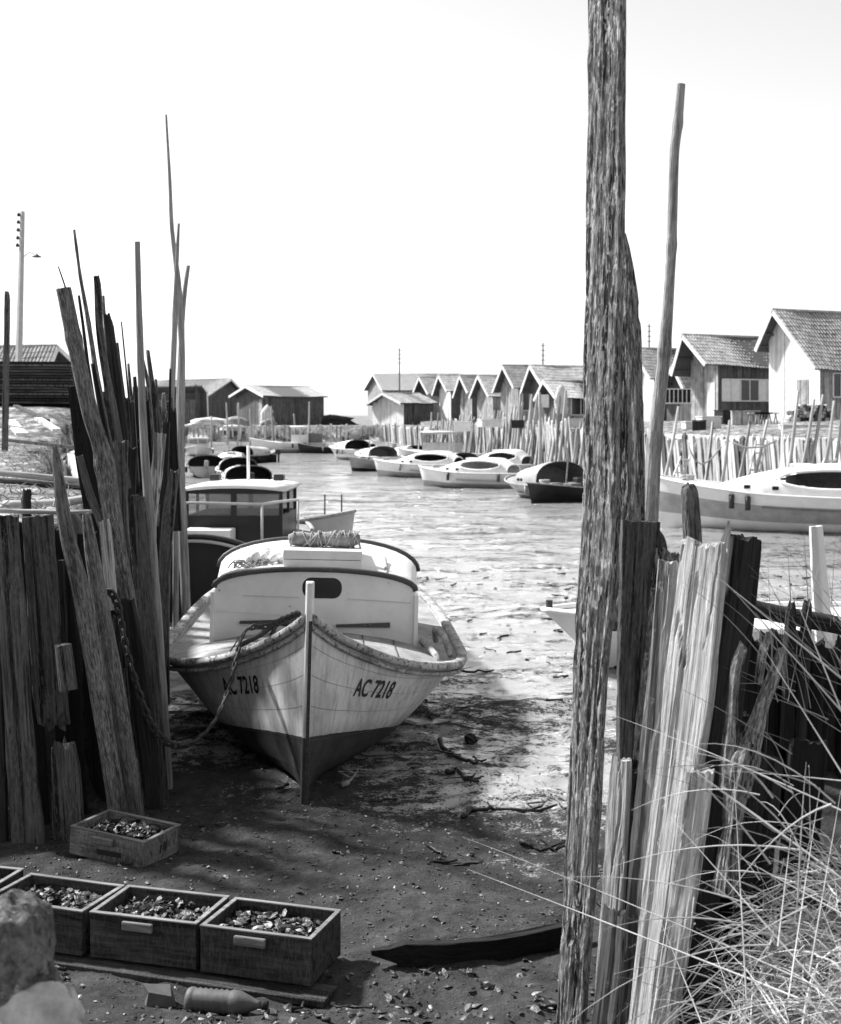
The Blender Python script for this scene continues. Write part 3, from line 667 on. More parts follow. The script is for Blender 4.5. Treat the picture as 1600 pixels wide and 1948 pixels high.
for x in (-.62, -.36, -.12, .14, .40, .66):
    m = MB(); pts = []
    for i in range(12):
        y = .5 + abs(x) * 1.1 + (2.3 - .5 - abs(x) * 1.1) * i / 11; a = x / max(.2, HB.hb(y)); pts.append((x, y, HB.zs(y) - .027 + .21 * (1 - a * a) * min(1, HB.hb(y))))
    m.tube(pts, .005, 4); m.build('deck_seam', M['trim'], mb_)
for side in (-1, 1):
    def sdk(u, v, s=side):
        y = 2.34 + 3.9 * u; hb = HB.hb(y); return V((s * (hb - .02 - v * .36), y, HB.zs(y) - .03 + v * .015))
    m = MB(); m.grid(sdk, 16, 3); m.build('side_deck', M['deck'], mb_, True)
m = MB(); m.box((0, 5.2, .25), (2.0, 2.0, .03)); m.build('cockpit_floor', M['deck'], mb_)
# cabin
CY = 2.34
def cabsec(w, hs_, hc): return arch(w, hs_, hc, 18, 2.15)
sec0 = cabsec(.83, .46, .165); sec1 = cabsec(.95, .46, .30)
zc = .655
m = MB(); shell(m, [(CY + .035 + 1.75 * t, zc - .04 * t, [(a[0] * (1 - t) + b[0] * t, a[1] * (1 - t) + b[1] * t) for a, b in zip(sec0, sec1)]) for t in (0, .25, .5, .75, 1)])
cab = m.build('cabin', M['white_hull'], mb_, True); so = cab.modifiers.new('thick', 'SOLIDIFY'); so.thickness = .025; so.offset = -1
outer = [(x, zc + z) for x, z in sec0]
fp = panel_with_holes('cabin_front', outer, [rrect(.055, zc + .475, .33, .175, .075)], CY, M['white'], mb_)
m = MB(); m.box((.055, CY + .035, zc + .475), (.36, .008, .2)); m.build('window_pane', M['glass'], fp)
for yy, sc, z0 in ((CY - .005, sec0, zc), (CY + .035 + 1.75, sec1, zc - .04)):
    m = MB(); m.tube([(x * 1.012, yy, z0 + z + .008) for x, z in sc[1:-1]], .024, 8); m.build('arch_trim', M['trim'], mb_, True)
m = MB(); m.bar((-.18, CY - .012, zc + .44 - .20), (-.84, CY - .012, zc + .47 - .20), .004, .002); 
for a, b in (((-.60, zc + .40), (-.13, zc + .395)), ((.27, zc + .39), (.80, zc + .365))):
    m.bar((a[0], CY - .003, a[1]), (b[0], CY - .003, b[1]), .006, .006)
m.build('panel_seam', M['lgrey_paint'], fp)
for x0, x1, z in ((-.62, -.10, .17), (.18, .63, .155)):
    m = MB(); m.add([(x0, CY - .03, zc + z), (x1, CY - .03, zc + z + .005), (x1, CY - .03, zc + z + .045), (x0, CY - .03, zc + z + .02), (x0, CY, zc + z), (x1, CY, zc + z + .005), (x1, CY, zc + z + .045), (x0, CY, zc + z + .02)],
          [(0, 1, 2, 3), (4, 7, 6, 5), (0, 4, 5, 1), (3, 2, 6, 7), (0, 3, 7, 4), (1, 5, 6, 2)]); m.build('batten', M['trim'], fp)
for sd_ in (-1, 1):
    m = MB(); m.box((sd_ * .845, CY - .012, zc + .2), (.035, .05, .46)); m.build('corner_post', M['white'], mb_, bevel=.006)
# hatch on the roof
m = MB()
hz0 = zc + .60
for i, (a, b) in enumerate(((0, .075), (.079, .145), (.149, .225))): m.box((.05, CY + .65, hz0 - .06 + (a + b) / 2), (.66 + .012 * (i == 2), .86, b - a))
hat = m.build('hatch', M['white'], mb_, bevel=.005)
for x, y0, y1 in ((.60, CY + .15, CY + .85), (-.60, CY + .75, CY + 1.25)):
    m = MB(); m.tube([(x, y0 + (y1 - y0) * t, zc + .50 + .16 * t * .5 + .065) for t in (0, .3, .7, 1)], .018, 6)
    for t in (.12, .88): m.tube([(x, y0 + (y1 - y0) * t, zc + .52), (x, y0 + (y1 - y0) * t, zc + .57 + .08 * t)], .014, 6)
    m.build('grab_rail', M['rail'], mb_, True)
for pts in ([(.98, 2.5, .60), (.90, 2.35, .70), (.92, 2.15, .72), (.99, 1.95, .66), (1.02, 1.8, .60)], [(1.06, 2.9, .62), (1.03, 2.6, .76), (1.08, 2.3, .76), (1.12, 2.05, .64)]):
    m = MB(); m.tube(pts, .028, 7); m.build('side_fender', M['rail'], mb_, True)
m = MB(); m.tube([(.012, .28, 1.02), (.012, .28, 1.16)], .03, 8); m.tube([(-.1, .28, 1.1), (.12, .28, 1.1)], .018, 6); m.build('mooring_bitt', M['rail'], mb_, True)
# registration numbers, wrapped onto the planking
def hull_text(side, y0, y1, h0, size, flip):
    cu = bpy.data.curves.new('num', 'FONT'); cu.body = 'AC 7218'; cu.size = 1.0; cu.offset = 0.02; cu.shear = 0.15; cu.space_character = 1.02
    ob = bpy.data.objects.new('num', cu); C.objects.link(ob); bpy.context.view_layer.update()
    me = bpy.data.meshes.new_from_object(ob.evaluated_get(bpy.context.evaluated_depsgraph_get()))
    bpy.data.objects.remove(ob)
    b = bmesh.new(); b.from_mesh(me); bmesh.ops.triangulate(b, faces=b.faces); bmesh.ops.subdivide_edges(b, edges=b.edges, cuts=2, use_grid_fill=True)
    xs = [v.co.x for v in b.verts]; x0, x1 = min(xs), max(xs)
    for v in b.verts:
        u = (v.co.x - x0) / (x1 - x0); y = (y1 + (y0 - y1) * u) if flip else (y0 + (y1 - y0) * u)
        zt = h0[0] + (h0[1] - h0[0]) * ((y - y0) / (y1 - y0)) + v.co.y * size
        h = min(.97, zt / HB.zs(y)); v.co = HB.pt(y, h, side, .006)
    bmesh.ops.recalc_face_normals(b, faces=b.faces); b.to_mesh(me); b.free()
    o = link('registration_number', me, M['lettering'], mb_); return o
M['lettering'] = plain('black_lettering', 0.012, 0.6, 0.5, 20, 0.1)
hull_text(1, .61, 1.06, (.60, .49), .175, False); hull_text(-1, .66, 1.10, (.60, .49), .175, True)

# chain from the bow to the left revetment
def chain(name, pts, ln, r, mat, label, cat):
    dense = []
    for i in range(len(pts) - 1):
        for k in range(20): dense.append(pts[i].lerp(pts[i + 1], k / 20))
    tab = [(i, p) for i, p in enumerate(pts)]
    sm_pts = []
    for k in range(0, (len(pts) - 1) * 24 + 1):
        u = k / 24; sm_pts.append(V(tuple(interp([(i, p[c]) for i, p in enumerate(pts)], u) for c in range(3))))
    m = MB(); acc = 0; last = sm_pts[0]; q = 0; prev = sm_pts[0]
    for p in sm_pts[1:]:
        acc += (p - prev).length; prev = p
        if acc >= ln * .72:
            acc = 0; q += 1; d = (p - last).normalized(); c = (p + last) / 2; last = p
            s = d.cross(V((0, 0, 1))); s = s.normalized() if s.length > .05 else V((1, 0, 0)); n = s.cross(d)
            sd_, nn = (s, n) if q % 2 else (n, s)
            a = R(35); sd_ = sd_ * math.cos(a) + nn * math.sin(a)
            loop = [c + d * (ln / 2 * math.cos(t)) + sd_ * (ln * .30 * math.sin(t)) for t in [2 * math.pi * i / 10 for i in range(11)]]
            m.tube(loop, r, 5, cap=False)
    o = m.build(name, M[mat], None, True); return tag(o, label, cat)
cp = [W(196, 1128, 8.62), W(212, 1126, 8.6), W(226, 1160, 8.62), W(240, 1230, 8.62), W(262, 1310, 8.62), W(292, 1385, 8.65), W(330, 1418, 8.75), W(372, 1410, 8.9), W(412, 1365, 9.1), W(438, 1300, 9.3), W(452, 1240, 9.42), W(462, 1208, 9.5), W(478, 1193, 9.62), W(510, 1192, 9.7), W(545, 1176, 9.5), W(572, 1166, 9.15)]
chain('mooring_chain', cp, .072, .0105, 'iron', 'rusty chain sagging from the boat bow to the left revetment', 'chain')

# rope bundle, floats and rope on the cabin roof (things resting on the boat)
def on_boat(x, y, z): return BOAT.matrix_basis @ V((x, y, z))
bpy.context.view_layer.update()
rd = random.Random(3)
rb = thing('rope_bundle', on_boat(.05, CY + .55, hz0 + .17), 'rolled canvas lashed with loose rope on top of the cabin hatch', 'rope')
m = MB(); m.tube([(-.30 + .62 * t, .02 * math.sin(t * 6), .06 + .006 * math.sin(t * 14)) for t in np.linspace(0, 1, 12)], [.045, .062, .066, .062, .066, .06, .064, .066, .062, .066, .062, .04], 10); m.build('canvas_roll', M['net'], rb, True)
m = MB()
for i in range(26):
    x = rd.uniform(-.28, .3); tl = rd.gauss(0, .035); r0 = rd.uniform(.066, .078)
    m.tube([(x + tl * math.sin(a) * 1.2, r0 * math.cos(a), .06 + r0 * math.sin(a)) for a in np.linspace(0, 2 * math.pi, 15)], .006, 5)
m.build('rope', M['rope'], rb, True)
fl = thing('float_heap', on_boat(-.42, CY + .50, zc + .595), 'heap of white floats and tangled rope on the left of the cabin roof', 'floats')
for i in range(15):
    m = MB(); r = rd.uniform(.034, .052)
    m.lathe([(r * math.sin(a), r * math.cos(a)) for a in np.linspace(3.0, .14, 8)], 10, off=(rd.uniform(-.16, .22), rd.uniform(-.13, .12), .04 + rd.uniform(0, .07))); m.build('float', M['float'], fl, True)
m = MB()
for i in range(16):
    c0 = V((rd.uniform(-.25, .12), rd.uniform(-.15, .1), .02)); r0 = rd.uniform(.05, .12); a0 = rd.uniform(0, 6)
    m.tube([c0 + V((r0 * math.cos(a0 + a) * 1.3, r0 * math.sin(a0 + a), .03 * math.sin(a * 3) + .02 - .10 * max(0, -(c0.x + r0 * math.cos(a0 + a) * 1.3) - .12))) for a in np.linspace(0, 4.5, 14)], .006, 5)
m.build('rope', M['rope'], fl, True)
m = MB(); m.bar((-.16, -.22, -.12), (-.14, -.12, .04), .035, .03); m.build('wooden_toggle', M['rail'], fl, bevel=.004)
m = MB(); m.bar((-.03, -.22, -.06), (-.05, -.12, .05), .03, .03); m.build('wooden_toggle', M['float'], fl, bevel=.008)
bo = thing('boat_hook', on_boat(-.30, 1.4, .80), 'dark bent anchor lying on the foredeck left of the stem', 'anchor', rz=R(3.4))
m = MB(); m.tube([(-.26, .0, .0), (-.1, .1, .07), (.02, .22, .15), (.14, .22, .13), (.20, .15, .12)], [.018, .022, .024, .024, .02], 7); m.tube([(.02, .22, .15), (-.02, .12, .03)], .02, 6); m.build('shank', M['iron'], bo, True)

# ---- smaller boats
def small_boat(label, px, py, deg, L, B, style, top='white_far', bot='grey_paint', group=None, D=None, hz=0.30, zs=(0.95, 0.62, 0.62), roll=0, cab=None, band=None, inside='inside', rake=.05, cabmat=None):
    """px,py: photo position of the keel amidships on the mud; deg: direction bow->stern in plan"""
    D = D or ground_D(py); X = (px - 800) * D / F; a = R(deg); d = V((math.cos(a), math.sin(a), 0)); z0 = gz(X, D) - .06
    bow = V((X, D, z0)) - d * L / 2
    t = thing('moored_boat', bow, label, 'boat', group, rz=a - math.pi / 2, ry=R(roll))
    b = B / 2
    hl = Hull(L, [(0, 0), (L * .06, b * .30), (L * .15, b * .62), (L * .28, b * .90), (L * .45, b), (L * .8, b * .95), (L, b * .80)], [(0, zs[0]), (L * .15, zs[0] * .5 + zs[1] * .5 + .03), (L * .45, zs[1]), (L, zs[2])], yfull=L * .42, rake=L * rake)
    for side in (-1, 1):
        m = MB(); hl.surf(m, side, 0, hz, 20, 4); m.build('hull_bottom', M[bot], t, True, normals=False)
        if band:
            m = MB(); hl.surf(m, side, hz, .72, 20, 3); m.build('hull_band', M[band], t, True, normals=False)
            m = MB(); hl.surf(m, side, .72, 1, 20, 3); m.build('hull_side', M[top], t, True, normals=False)
        else:
            m = MB(); hl.surf(m, side, hz, 1, 20, 5); m.build('hull_side', M[top], t, True, normals=False)
        hl.rail(side, .07, .05, .01, n=24).build('gunwale', M['rail' if top not in ('white_far',) else 'white_far'], t, True)
    m = MB(); hl.transom(m); m.build('transom', M[top], t)
    fd = .42 if style != 'open' else .2
    m = MB(); hl.deck(m, .06, L * fd, -.03, .06, .0, 14); m.build('foredeck', M['deck' if top != 'white_far' else 'white_far'], t, True)
    m = MB(); hl.deck(m, L * fd, L * .995, -.34, .0, .1, 8); m.build('cockpit_floor', M['deck'], t, True)
    if style in ('hood', 'sleek', 'wide'):
        y0, y1 = (L * .26, L * .66) if style == 'sleek' else (L * .36, L * .68)
        if cab: y0, y1 = L * cab[0], L * cab[1]
        hmax = cab[2] if cab else .62
        secs = []
        NS = 20 if style == 'sleek' else 7
        for i in range(NS + 1):
            u = i / NS; y = y0 + (y1 - y0) * u; g = (math.sin(min(1, u * 1.5) * math.pi / 2) ** .8 * (1 - .45 * sm(.82, 1.02, u))) if style == 'sleek' else min(1, .72 + .4 * u)
            w = min(hl.hb(y) - .10, b * .86) * (1 if style != 'sleek' else .55 + .45 * g)
            secs.append((y, hl.zs(y) - .06, arch(w, .26 * hmax * g + .02, .74 * hmax * g, 24 if style == 'sleek' else 12, 2.3)))
        m = MB(); shell(m, secs); 
        if style == 'sleek':
            yc, ra = y0 + (y1 - y0) * .64, (y1 - y0) * .27; zc_ = secs[12][1] + hmax * .56; rz_ = hmax * .27
            keep = []
            for f in m.f:
                c = sum((V(m.v[i]) for i in f), V()) / 4
                if ((c.y - yc) / ra) ** 2 + ((c.z - zc_) / rz_) ** 2 < 1 and c.x > b * .25: continue
                keep.append(f)
            m.f = keep
        cb = m.build('cabin', M[cabmat or ('white_far' if top != 'dark_paint' else 'lgrey_paint')], t, True)
        if style == 'sleek':
            for side in (1,):
                rim = []
                for i in range(29):
                    a_ = 2 * math.pi * i / 28; yy, zz = yc + ra * 1.02 * math.cos(a_), zc_ + rz_ * 1.04 * math.sin(a_)
                    i_ = min(range(len(secs)), key=lambda q: abs(secs[q][0] - yy)); sc_ = secs[i_][2]; zl = zz - secs[i_][1]
                    half = [(x, z) for x, z in sc_ if x >= -1e-6]; xx = half[-1][0]
                    for (xa, za), (xb, zb) in zip(half[:-1], half[1:]):
                        if zb <= zl <= za: xx = xb + (xa - xb) * (zl - zb) / max(1e-6, za - zb); break
                    else: xx = half[-1][0] if zl < half[-1][1] + .3 * hmax else half[0][0]
                    rim.append((side * xx, yy, zz))
                q_ = MB(); q_.tube(rim, .045, 6); q_.build('opening_rim', M['white_far'], t, True)
        m = MB(); m.add([(x, secs[0][0], secs[0][1] + z) for x, z in secs[0][2]], [tuple(range(len(secs[0][2])))]); m.build('cabin_front', M['white_far'], t)
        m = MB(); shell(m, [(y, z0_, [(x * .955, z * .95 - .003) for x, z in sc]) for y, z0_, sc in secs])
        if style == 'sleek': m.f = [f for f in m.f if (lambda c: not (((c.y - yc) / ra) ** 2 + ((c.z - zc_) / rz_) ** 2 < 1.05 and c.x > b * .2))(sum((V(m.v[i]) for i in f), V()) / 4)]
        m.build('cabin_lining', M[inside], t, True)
        yb = secs[-1]; m = MB(); m.tube([(x, yb[0], yb[1] + z) for x, z in yb[2]], .03, 6); m.build('hood_rim', M['white_far' if style == 'sleek' else 'trim'], t, True)
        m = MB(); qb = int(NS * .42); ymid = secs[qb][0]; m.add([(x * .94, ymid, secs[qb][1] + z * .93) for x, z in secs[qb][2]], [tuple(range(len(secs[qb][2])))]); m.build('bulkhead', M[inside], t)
        for side in (-1, 1):
            for u in ((.30, .52) if style == 'sleek' else (.3, .6)):
                y, z0_, sc = secs[int(u * NS * .7)]; m = MB(); m.box((side * (sc[1][0] * -1 - .01), y, z0_ + sc[1][1] * .6 + .10), (.05, .17, .10)); m.build('porthole', M['glass'], t, bevel=.02)
        if style == 'sleek':
            m = MB(); m.box((0, y0 + (y1 - y0) * .45, secs[9][1] + max(z for _, z in secs[9][2]) + .015), (.5, .5, .06)); m.build('roof_hatch', M['white_far'], t, bevel=.02)
    if style == 'wheel':
        y0, y1 = L * cab[0], L * cab[1]; hmax = cab[2]; w = b * .66; zb = hl.zs((y0 + y1) / 2) - .06
        m = MB(); th = .05
        for x in (-w, 0, w):
            for y in (y0, y1): m.box((x, y, zb + hmax / 2), (th * (1.6 if x == 0 else 1), th, hmax))
        for y in (y0, y1): m.box((0, y, zb + hmax * .26), (2 * w, th * .8, hmax * .52)); m.box((0, y, zb + hmax * .95), (2 * w, th * .8, hmax * .1))
        for x in (-w, w):
            m.box((x, (y0 + y1) / 2, zb + hmax * .26), (th * .8, y1 - y0, hmax * .52)); m.box((x, (y0 + y1) / 2, zb + hmax * .95), (th * .8, y1 - y0, hmax * .1)); m.box((x, (y0 + y1) / 2, zb + hmax * .6), (th * .8, th, hmax * .7))
        wh = m.build('wheelhouse', M[cab[3] if len(cab) > 3 else 'white_far'], t)
        for x, y0_ in ((-w / 2, y0), (w / 2, y0), (-w / 2, y1), (w / 2, y1)):
            m = MB(); m.box((x, y0_, zb + hmax * .71), (w - .06, .012, hmax * .38)); m.build('window', M['glass_thin'], wh)
        m = MB(); m.grid(lambda u, v: V(((v * 2 - 1) * (w + .08), y0 - .12 + (y1 - y0 + .24) * u, zb + hmax + .05 * (1 - (v * 2 - 1) ** 2))), 2, 8); ro_ = m.build('roof', M['white_far'], t, True); so = ro_.modifiers.new('t', 'SOLIDIFY'); so.thickness = .05
    rq = random.Random(int(px * 7 + py))                       # everyday gear: outboard, mast, fender, coiled rope
    if D > 24 and rq.random() < .75:
        m = MB(); m.box((rq.uniform(-.1, .1), L + .12, hl.zs(L) + .15), (.22, .34, .34)); m.box((0, L + .14, hl.zs(L) - .25), (.1, .14, .6)); m.build('outboard_motor', M[rq.choice(['dark_paint', 'grey_paint'])], t, bevel=.05)
    if D > 24 and rq.random() < .6:
        yq = L * rq.uniform(.25, .6); m = MB(); m.tube([(rq.uniform(-.2, .2), yq, hl.zs(yq)), (rq.uniform(-.2, .2), yq, hl.zs(yq) + rq.uniform(1.1, 2.0))], [.03, .02], 6); m.build('mast', M[rq.choice(['iron', 'rail', 'white_far'])], t)
    if D > 24:
        for side in (-1, 1):
            for q in range(rq.randrange(1, 3)):
                yq = L * rq.uniform(.3, .85); pq = hl.pt(yq, .8, side); m = MB(); m.tube([pq + V((side * .1, 0, .12)), pq + V((side * .1, 0, -.22))], .07, 7); m.build('fender', M[rq.choice(['rope_dark', 'dark_paint', 'rail'])], t, True)
        m = MB(); yq = L * rq.uniform(.12, .2)
        for q in range(4): m.tube([(.16 * math.cos(a_) + rq.uniform(-.05, .05), yq + .16 * math.sin(a_), hl.zs(yq) + .05 + .03 * q) for a_ in np.linspace(0, 6.2, 12)], .025, 5)
        m.build('coiled_rope', M['rope'], t, True)
    return t, hl
def glass_thin():
    t = NT('wheelhouse_glass'); t.b.inputs['Transmission Weight'].default_value = 0.75; t.b.inputs['IOR'].default_value = 1.05
    return t.fin(0.5, 0.05, None, 0.5)
M['glass_thin'] = glass_thin()

# left row, from the near one outwards
b2, h2 = small_boat('dark boat with glazed wheelhouse and pipe rail, stern-on behind the big white boat', 452, 1040, -92, 6.4, 2.15, 'wheel', 'dark_paint', 'dark_paint', D=20.3, cab=(.30, .55, .86, 'dark_paint'), zs=(1.1, .85, .95))
Lb = 6.4
tp = [(x, .93 + .26 * (1 - (x / .98) ** 2)) for x in np.linspace(-.98, .98, 17)]
m = MB(); pol = [(-.45, Lb + .02, .0), (.45, Lb + .02, .0), (.80, Lb + .02, .35)] + [(x, Lb + .02, z) for x, z in reversed(tp)] + [(-.80, Lb + .02, .35)]
n_ = len(pol); m.add(pol + [(x, y - .05, z) for x, y, z in pol], [tuple(range(n_)), tuple(range(2 * n_ - 1, n_ - 1, -1))] + [(i, (i + 1) % n_, n_ + (i + 1) % n_, n_ + i) for i in range(n_)]); m.build('transom_board', M['dark_paint'], b2)
m = MB(); m.tube([(x, Lb + .03, z + .015) for x, z in tp], .03, 6); m.build('transom_cap', M['trim'], b2, True)
m = MB(); m.tube([(x * .985, Lb + .045, z - .055) for x, z in tp], .024, 6); m.build('transom_moulding', M['lgrey_paint'], b2, True)
m = MB(); zr = 1.60
pr = [(-1.0, Lb - 2.6, zr - .1), (-.98, Lb - .5, zr), (-.86, Lb - .05, zr), (.0, Lb + .0, zr + .02), (.86, Lb - .05, zr), (.98, Lb - .5, zr - .05), (1.0, Lb - 2.6, zr - .15)]
m.tube(pr, .02, 6)
m.build('pipe_rail', M['lgrey_paint'], b2, True)
for p in (pr[0], pr[2], pr[4], pr[6]): m = MB(); m.tube([p, (p[0], p[1], 1.0)], .016, 6); m.build('rail_post', M['lgrey_paint'], b2, True)
m = MB(); m.tube([(0, 2.2, 1.7), (0, 2.2, 2.25)], .025, 6); m.build('mast', M['white_far'], b2, True)
for x in (-.55, .45): m = MB(); m.box((x, 2.6, 1.77), (.16, .2, .1)); m.build('roof_lamp', M['dark_paint'], b2, bevel=.02)
m = MB(); m.box((.3, 3.9, .95), (.7, .5, .25)); m.build('engine_box', M['white_far'], b2, bevel=.02)
b3, h3 = small_boat('low grey boat lying across with its pointed bow to the right', 500, 1012, 166, 3.3, 1.4, 'open', 'lgrey_paint', 'dark_paint', D=22.9, zs=(1.18, .95, .9), hz=.45)
for y in (.25, .55): m = MB(); m.tube([(.05, y, 1.05), (.05, y, 1.45)], .014, 5); m.build('bow_pin', M['iron'], b3)
m = MB(); m.box((0, 1.6, .99), (.8, 1.1, .08)); m.build('hatch_cover', M['white_far'], b3, bevel=.01)
L5 = [('boat with a broad pale hood above a dark opening, first behind the glazed wheelhouse', 470, 930, 100, 5.6, 2.3, 'wide', 'white_far', 'dark_paint', (.3, .8, .62)),
      ('boat with two stacked pale arches, second behind the glazed wheelhouse', 452, 912, 100, 5.4, 2.2, 'hood', 'white_far', 'grey_paint', (.3, .75, .7)),
      ('pale hulled boat with a bulging bow half hidden by the tallest cane', 392, 905, 100, 5.0, 2.2, 'hood', 'lgrey_paint', 'grey_paint', (.35, .7, .6)),
      ('small white cabin boat third behind the glazed wheelhouse', 440, 893, 92, 4.8, 2.0, 'sleek', 'white_far', 'grey_paint', None),
      ('dark bowed boat with a low cabin near the far quay', 478, 880, 60, 5.2, 2.2, 'hood', 'dark_paint', 'dark_paint', (.3, .7, .7))]
for lab, px, py, dg, L, B, stl, top, bot, cb in L5: small_boat(lab, px, py, dg + 180 if stl != 'sleek' else dg, L, B, stl, top, bot, cab=cb)
small_boat('boat with a small windowed wheelhouse moored at the far left bank', 378, 868, 95, 5.2, 2.2, 'wheel', 'white_far', 'grey_paint', cab=(.35, .62, .95, 'lgrey_paint'))
fb, fh = small_boat('white boat with an aft wheelhouse lying side-on below the far quay', 548, 861, 2, 6.4, 2.2, 'wheel', 'white_far', 'grey_paint', cab=(.55, .78, 1.45, 'white_far'), zs=(1.3, .9, .9), hz=.4)
m = MB(); m.box((0, 5.5, 1.3), (1.6, 1.1, .8)); m.build('stern_box', M['inside_mid'], fb)
small_boat('low dark dinghy beside the far white wheelhouse boat', 612, 862, 5, 4.0, 1.5, 'open', 'dark_paint', 'dark_paint')
small_boat('small black open boat in front of the far left boats', 480, 879, 5, 3.4, 1.4, 'open', 'dark_paint', 'dark_paint')

# right row, from the near one outwards
n1, hn = small_boat('white boat whose pointed bow shows left of the flaking square post', 1535, 1262, 6, 5.6, 1.9, 'open', 'white_far', 'white_far', D=13.9, zs=(.70, .58, .58), hz=.62, rake=.13)
m = MB(); m.tube([(-.02, .08, .70), (-.02, .08, .79)], .035, 8); m.build('bow_fitting', M['iron'], n1)
m = MB(); m.bar((.0, .35, .74), (.06, .9, .8), .05, .04); m.build('bow_roller', M['rail'], n1); m = MB(); m.tube([(.03, .8, .68), (.03, .8, .86)], .05, 8); m.build('winch', M['white_far'], n1, True)
m = MB(); hn.deck(m, 1.1, 5.5, -.03, .05, .0, 14); m.build('deck', M['white_far'], n1, True)
small_boat('big white motor boat with grey hull band and oval cabin opening at right', 1508, 1003, -24, 7.4, 2.5, 'sleek', 'white_far', 'white_far', D=33.6, cab=(.24, .88, .84), zs=(1.42, 1.02, .95), band='grey_paint', hz=.32, inside='inside_mid')
b, hb_ = small_boat('wooden boat with a dark glazed cabin, nearest left of the square post', 1036, 948, -64, 4.6, 2.5, 'hood', 'lgrey_paint', 'grey_paint', cab=(.42, .76, .9), zs=(.85, .62, .62), cabmat='grey_paint', inside='inside_mid')
m = MB(); m.tube([(0, 2.2, .6), (0, 2.2, 1.9)], .03, 6); m.build('mast', M['iron'], b); 
dk, dh = small_boat('low black work boat loaded with crates beside the square post', 1092, 954, 35, 4.4, 1.8, 'open', 'dark_paint', 'dark_paint', zs=(.8, .6, .6))
for i, (x, y) in enumerate(((-.3, 1.5), (.25, 1.9), (-.2, 2.5), (.3, 2.9))):
    m = MB(); m.box((x, y, .58), (.46, .5, .3)); m.build('load', M['inside_mid'], dk, bevel=.02)
small_boat('sleek white motor boat with one big oval opening, in the middle of the right row', 900, 927, -28, 5.6, 2.2, 'sleek', 'white_far', 'grey_paint', cab=(.20, .86, .72), zs=(1.0, .78, .78), hz=.36, inside='lgrey_paint')
small_boat('white cabin boat with bow to the left, just behind the sleek middle one', 806, 908, -22, 5.8, 2.2, 'sleek', 'white_far', 'grey_paint', cab=(.22, .84, .75), zs=(1.0, .78, .78), hz=.42)
small_boat('pale boat with an arched dark hood behind the sleek white middle boat', 862, 905, -62, 5.4, 2.3, 'hood', 'lgrey_paint', 'grey_paint', cab=(.36, .72, .75), inside='inside_mid')
small_boat('white hooded boat tucked against the planks right of the sleek middle boat', 946, 903, -30, 5.4, 2.3, 'sleek', 'white_far', 'grey_paint', cab=(.24, .84, .85), inside='inside_mid')
small_boat('boat with a tall white box wheelhouse against the right bank', 836, 884, -20, 6.0, 2.3, 'wheel', 'white_far', 'grey_paint', cab=(.35, .72, 1.5, 'lgrey_paint'), zs=(1.2, .85, .8))
small_boat('dark open rowing boat in front of the right row', 734, 896, 20, 4.6, 1.7, 'open', 'grey_paint', 'dark_paint', zs=(.9, .6, .65))
small_boat('boat with a wide dark oval hood left of the dark rowing boat', 716, 882, -66, 5.4, 2.4, 'hood', 'white_far', 'dark_paint', cab=(.36, .72, .7), inside='inside_mid')
small_boat('boat with a dark oval hood right of the dark rowing boat', 776, 880, -62, 5.4, 2.3, 'hood', 'white_far', 'dark_paint', cab=(.36, .72, .7))
small_boat('far pale boat with a round dark hood, leftmost of the right row', 666, 874, -60, 5.6, 2.4, 'hood', 'white_far', 'grey_paint', cab=(.40, .72, .7), zs=(1.1, .9, .85))
small_boat('farthest low white boat under the right bank stakes', 690, 862, -20, 5.4, 2.2, 'sleek', 'white_far', 'grey_paint')

# ------------------------------------------------------------------ bank revetments of the far side: every plank a part
PM = {}
def far_plank_mesh(seed, w, h, mat):
    key = (seed, mat)
    if key not in PM:
        rd = random.Random(seed * 7 + 1); m = MB(); k = 4; vs = []
        for i in range(k + 1):
            z = h * i / k; o = rd.uniform(-.03, .03)
            for a, b in ((-.5, -.5), (.5, -.5), (.5, .5), (-.5, .5)):
                vs.append((a * w * rd.uniform(.85, 1.08) + o, b * .06, z + (rd.uniform(-.10, .05) if i == k else 0)))
        m.add(vs, [(i * 4 + j, i * 4 + (j + 1) % 4, i * 4 + 4 + (j + 1) % 4, i * 4 + 4 + j) for i in range(k) for j in range(4)] + [(3, 2, 1, 0), (k * 4, k * 4 + 1, k * 4 + 2, k * 4 + 3)])
        me = m.mesh('plank'); me.materials.append(M[mat]); PM[key] = me
    return PM[key]
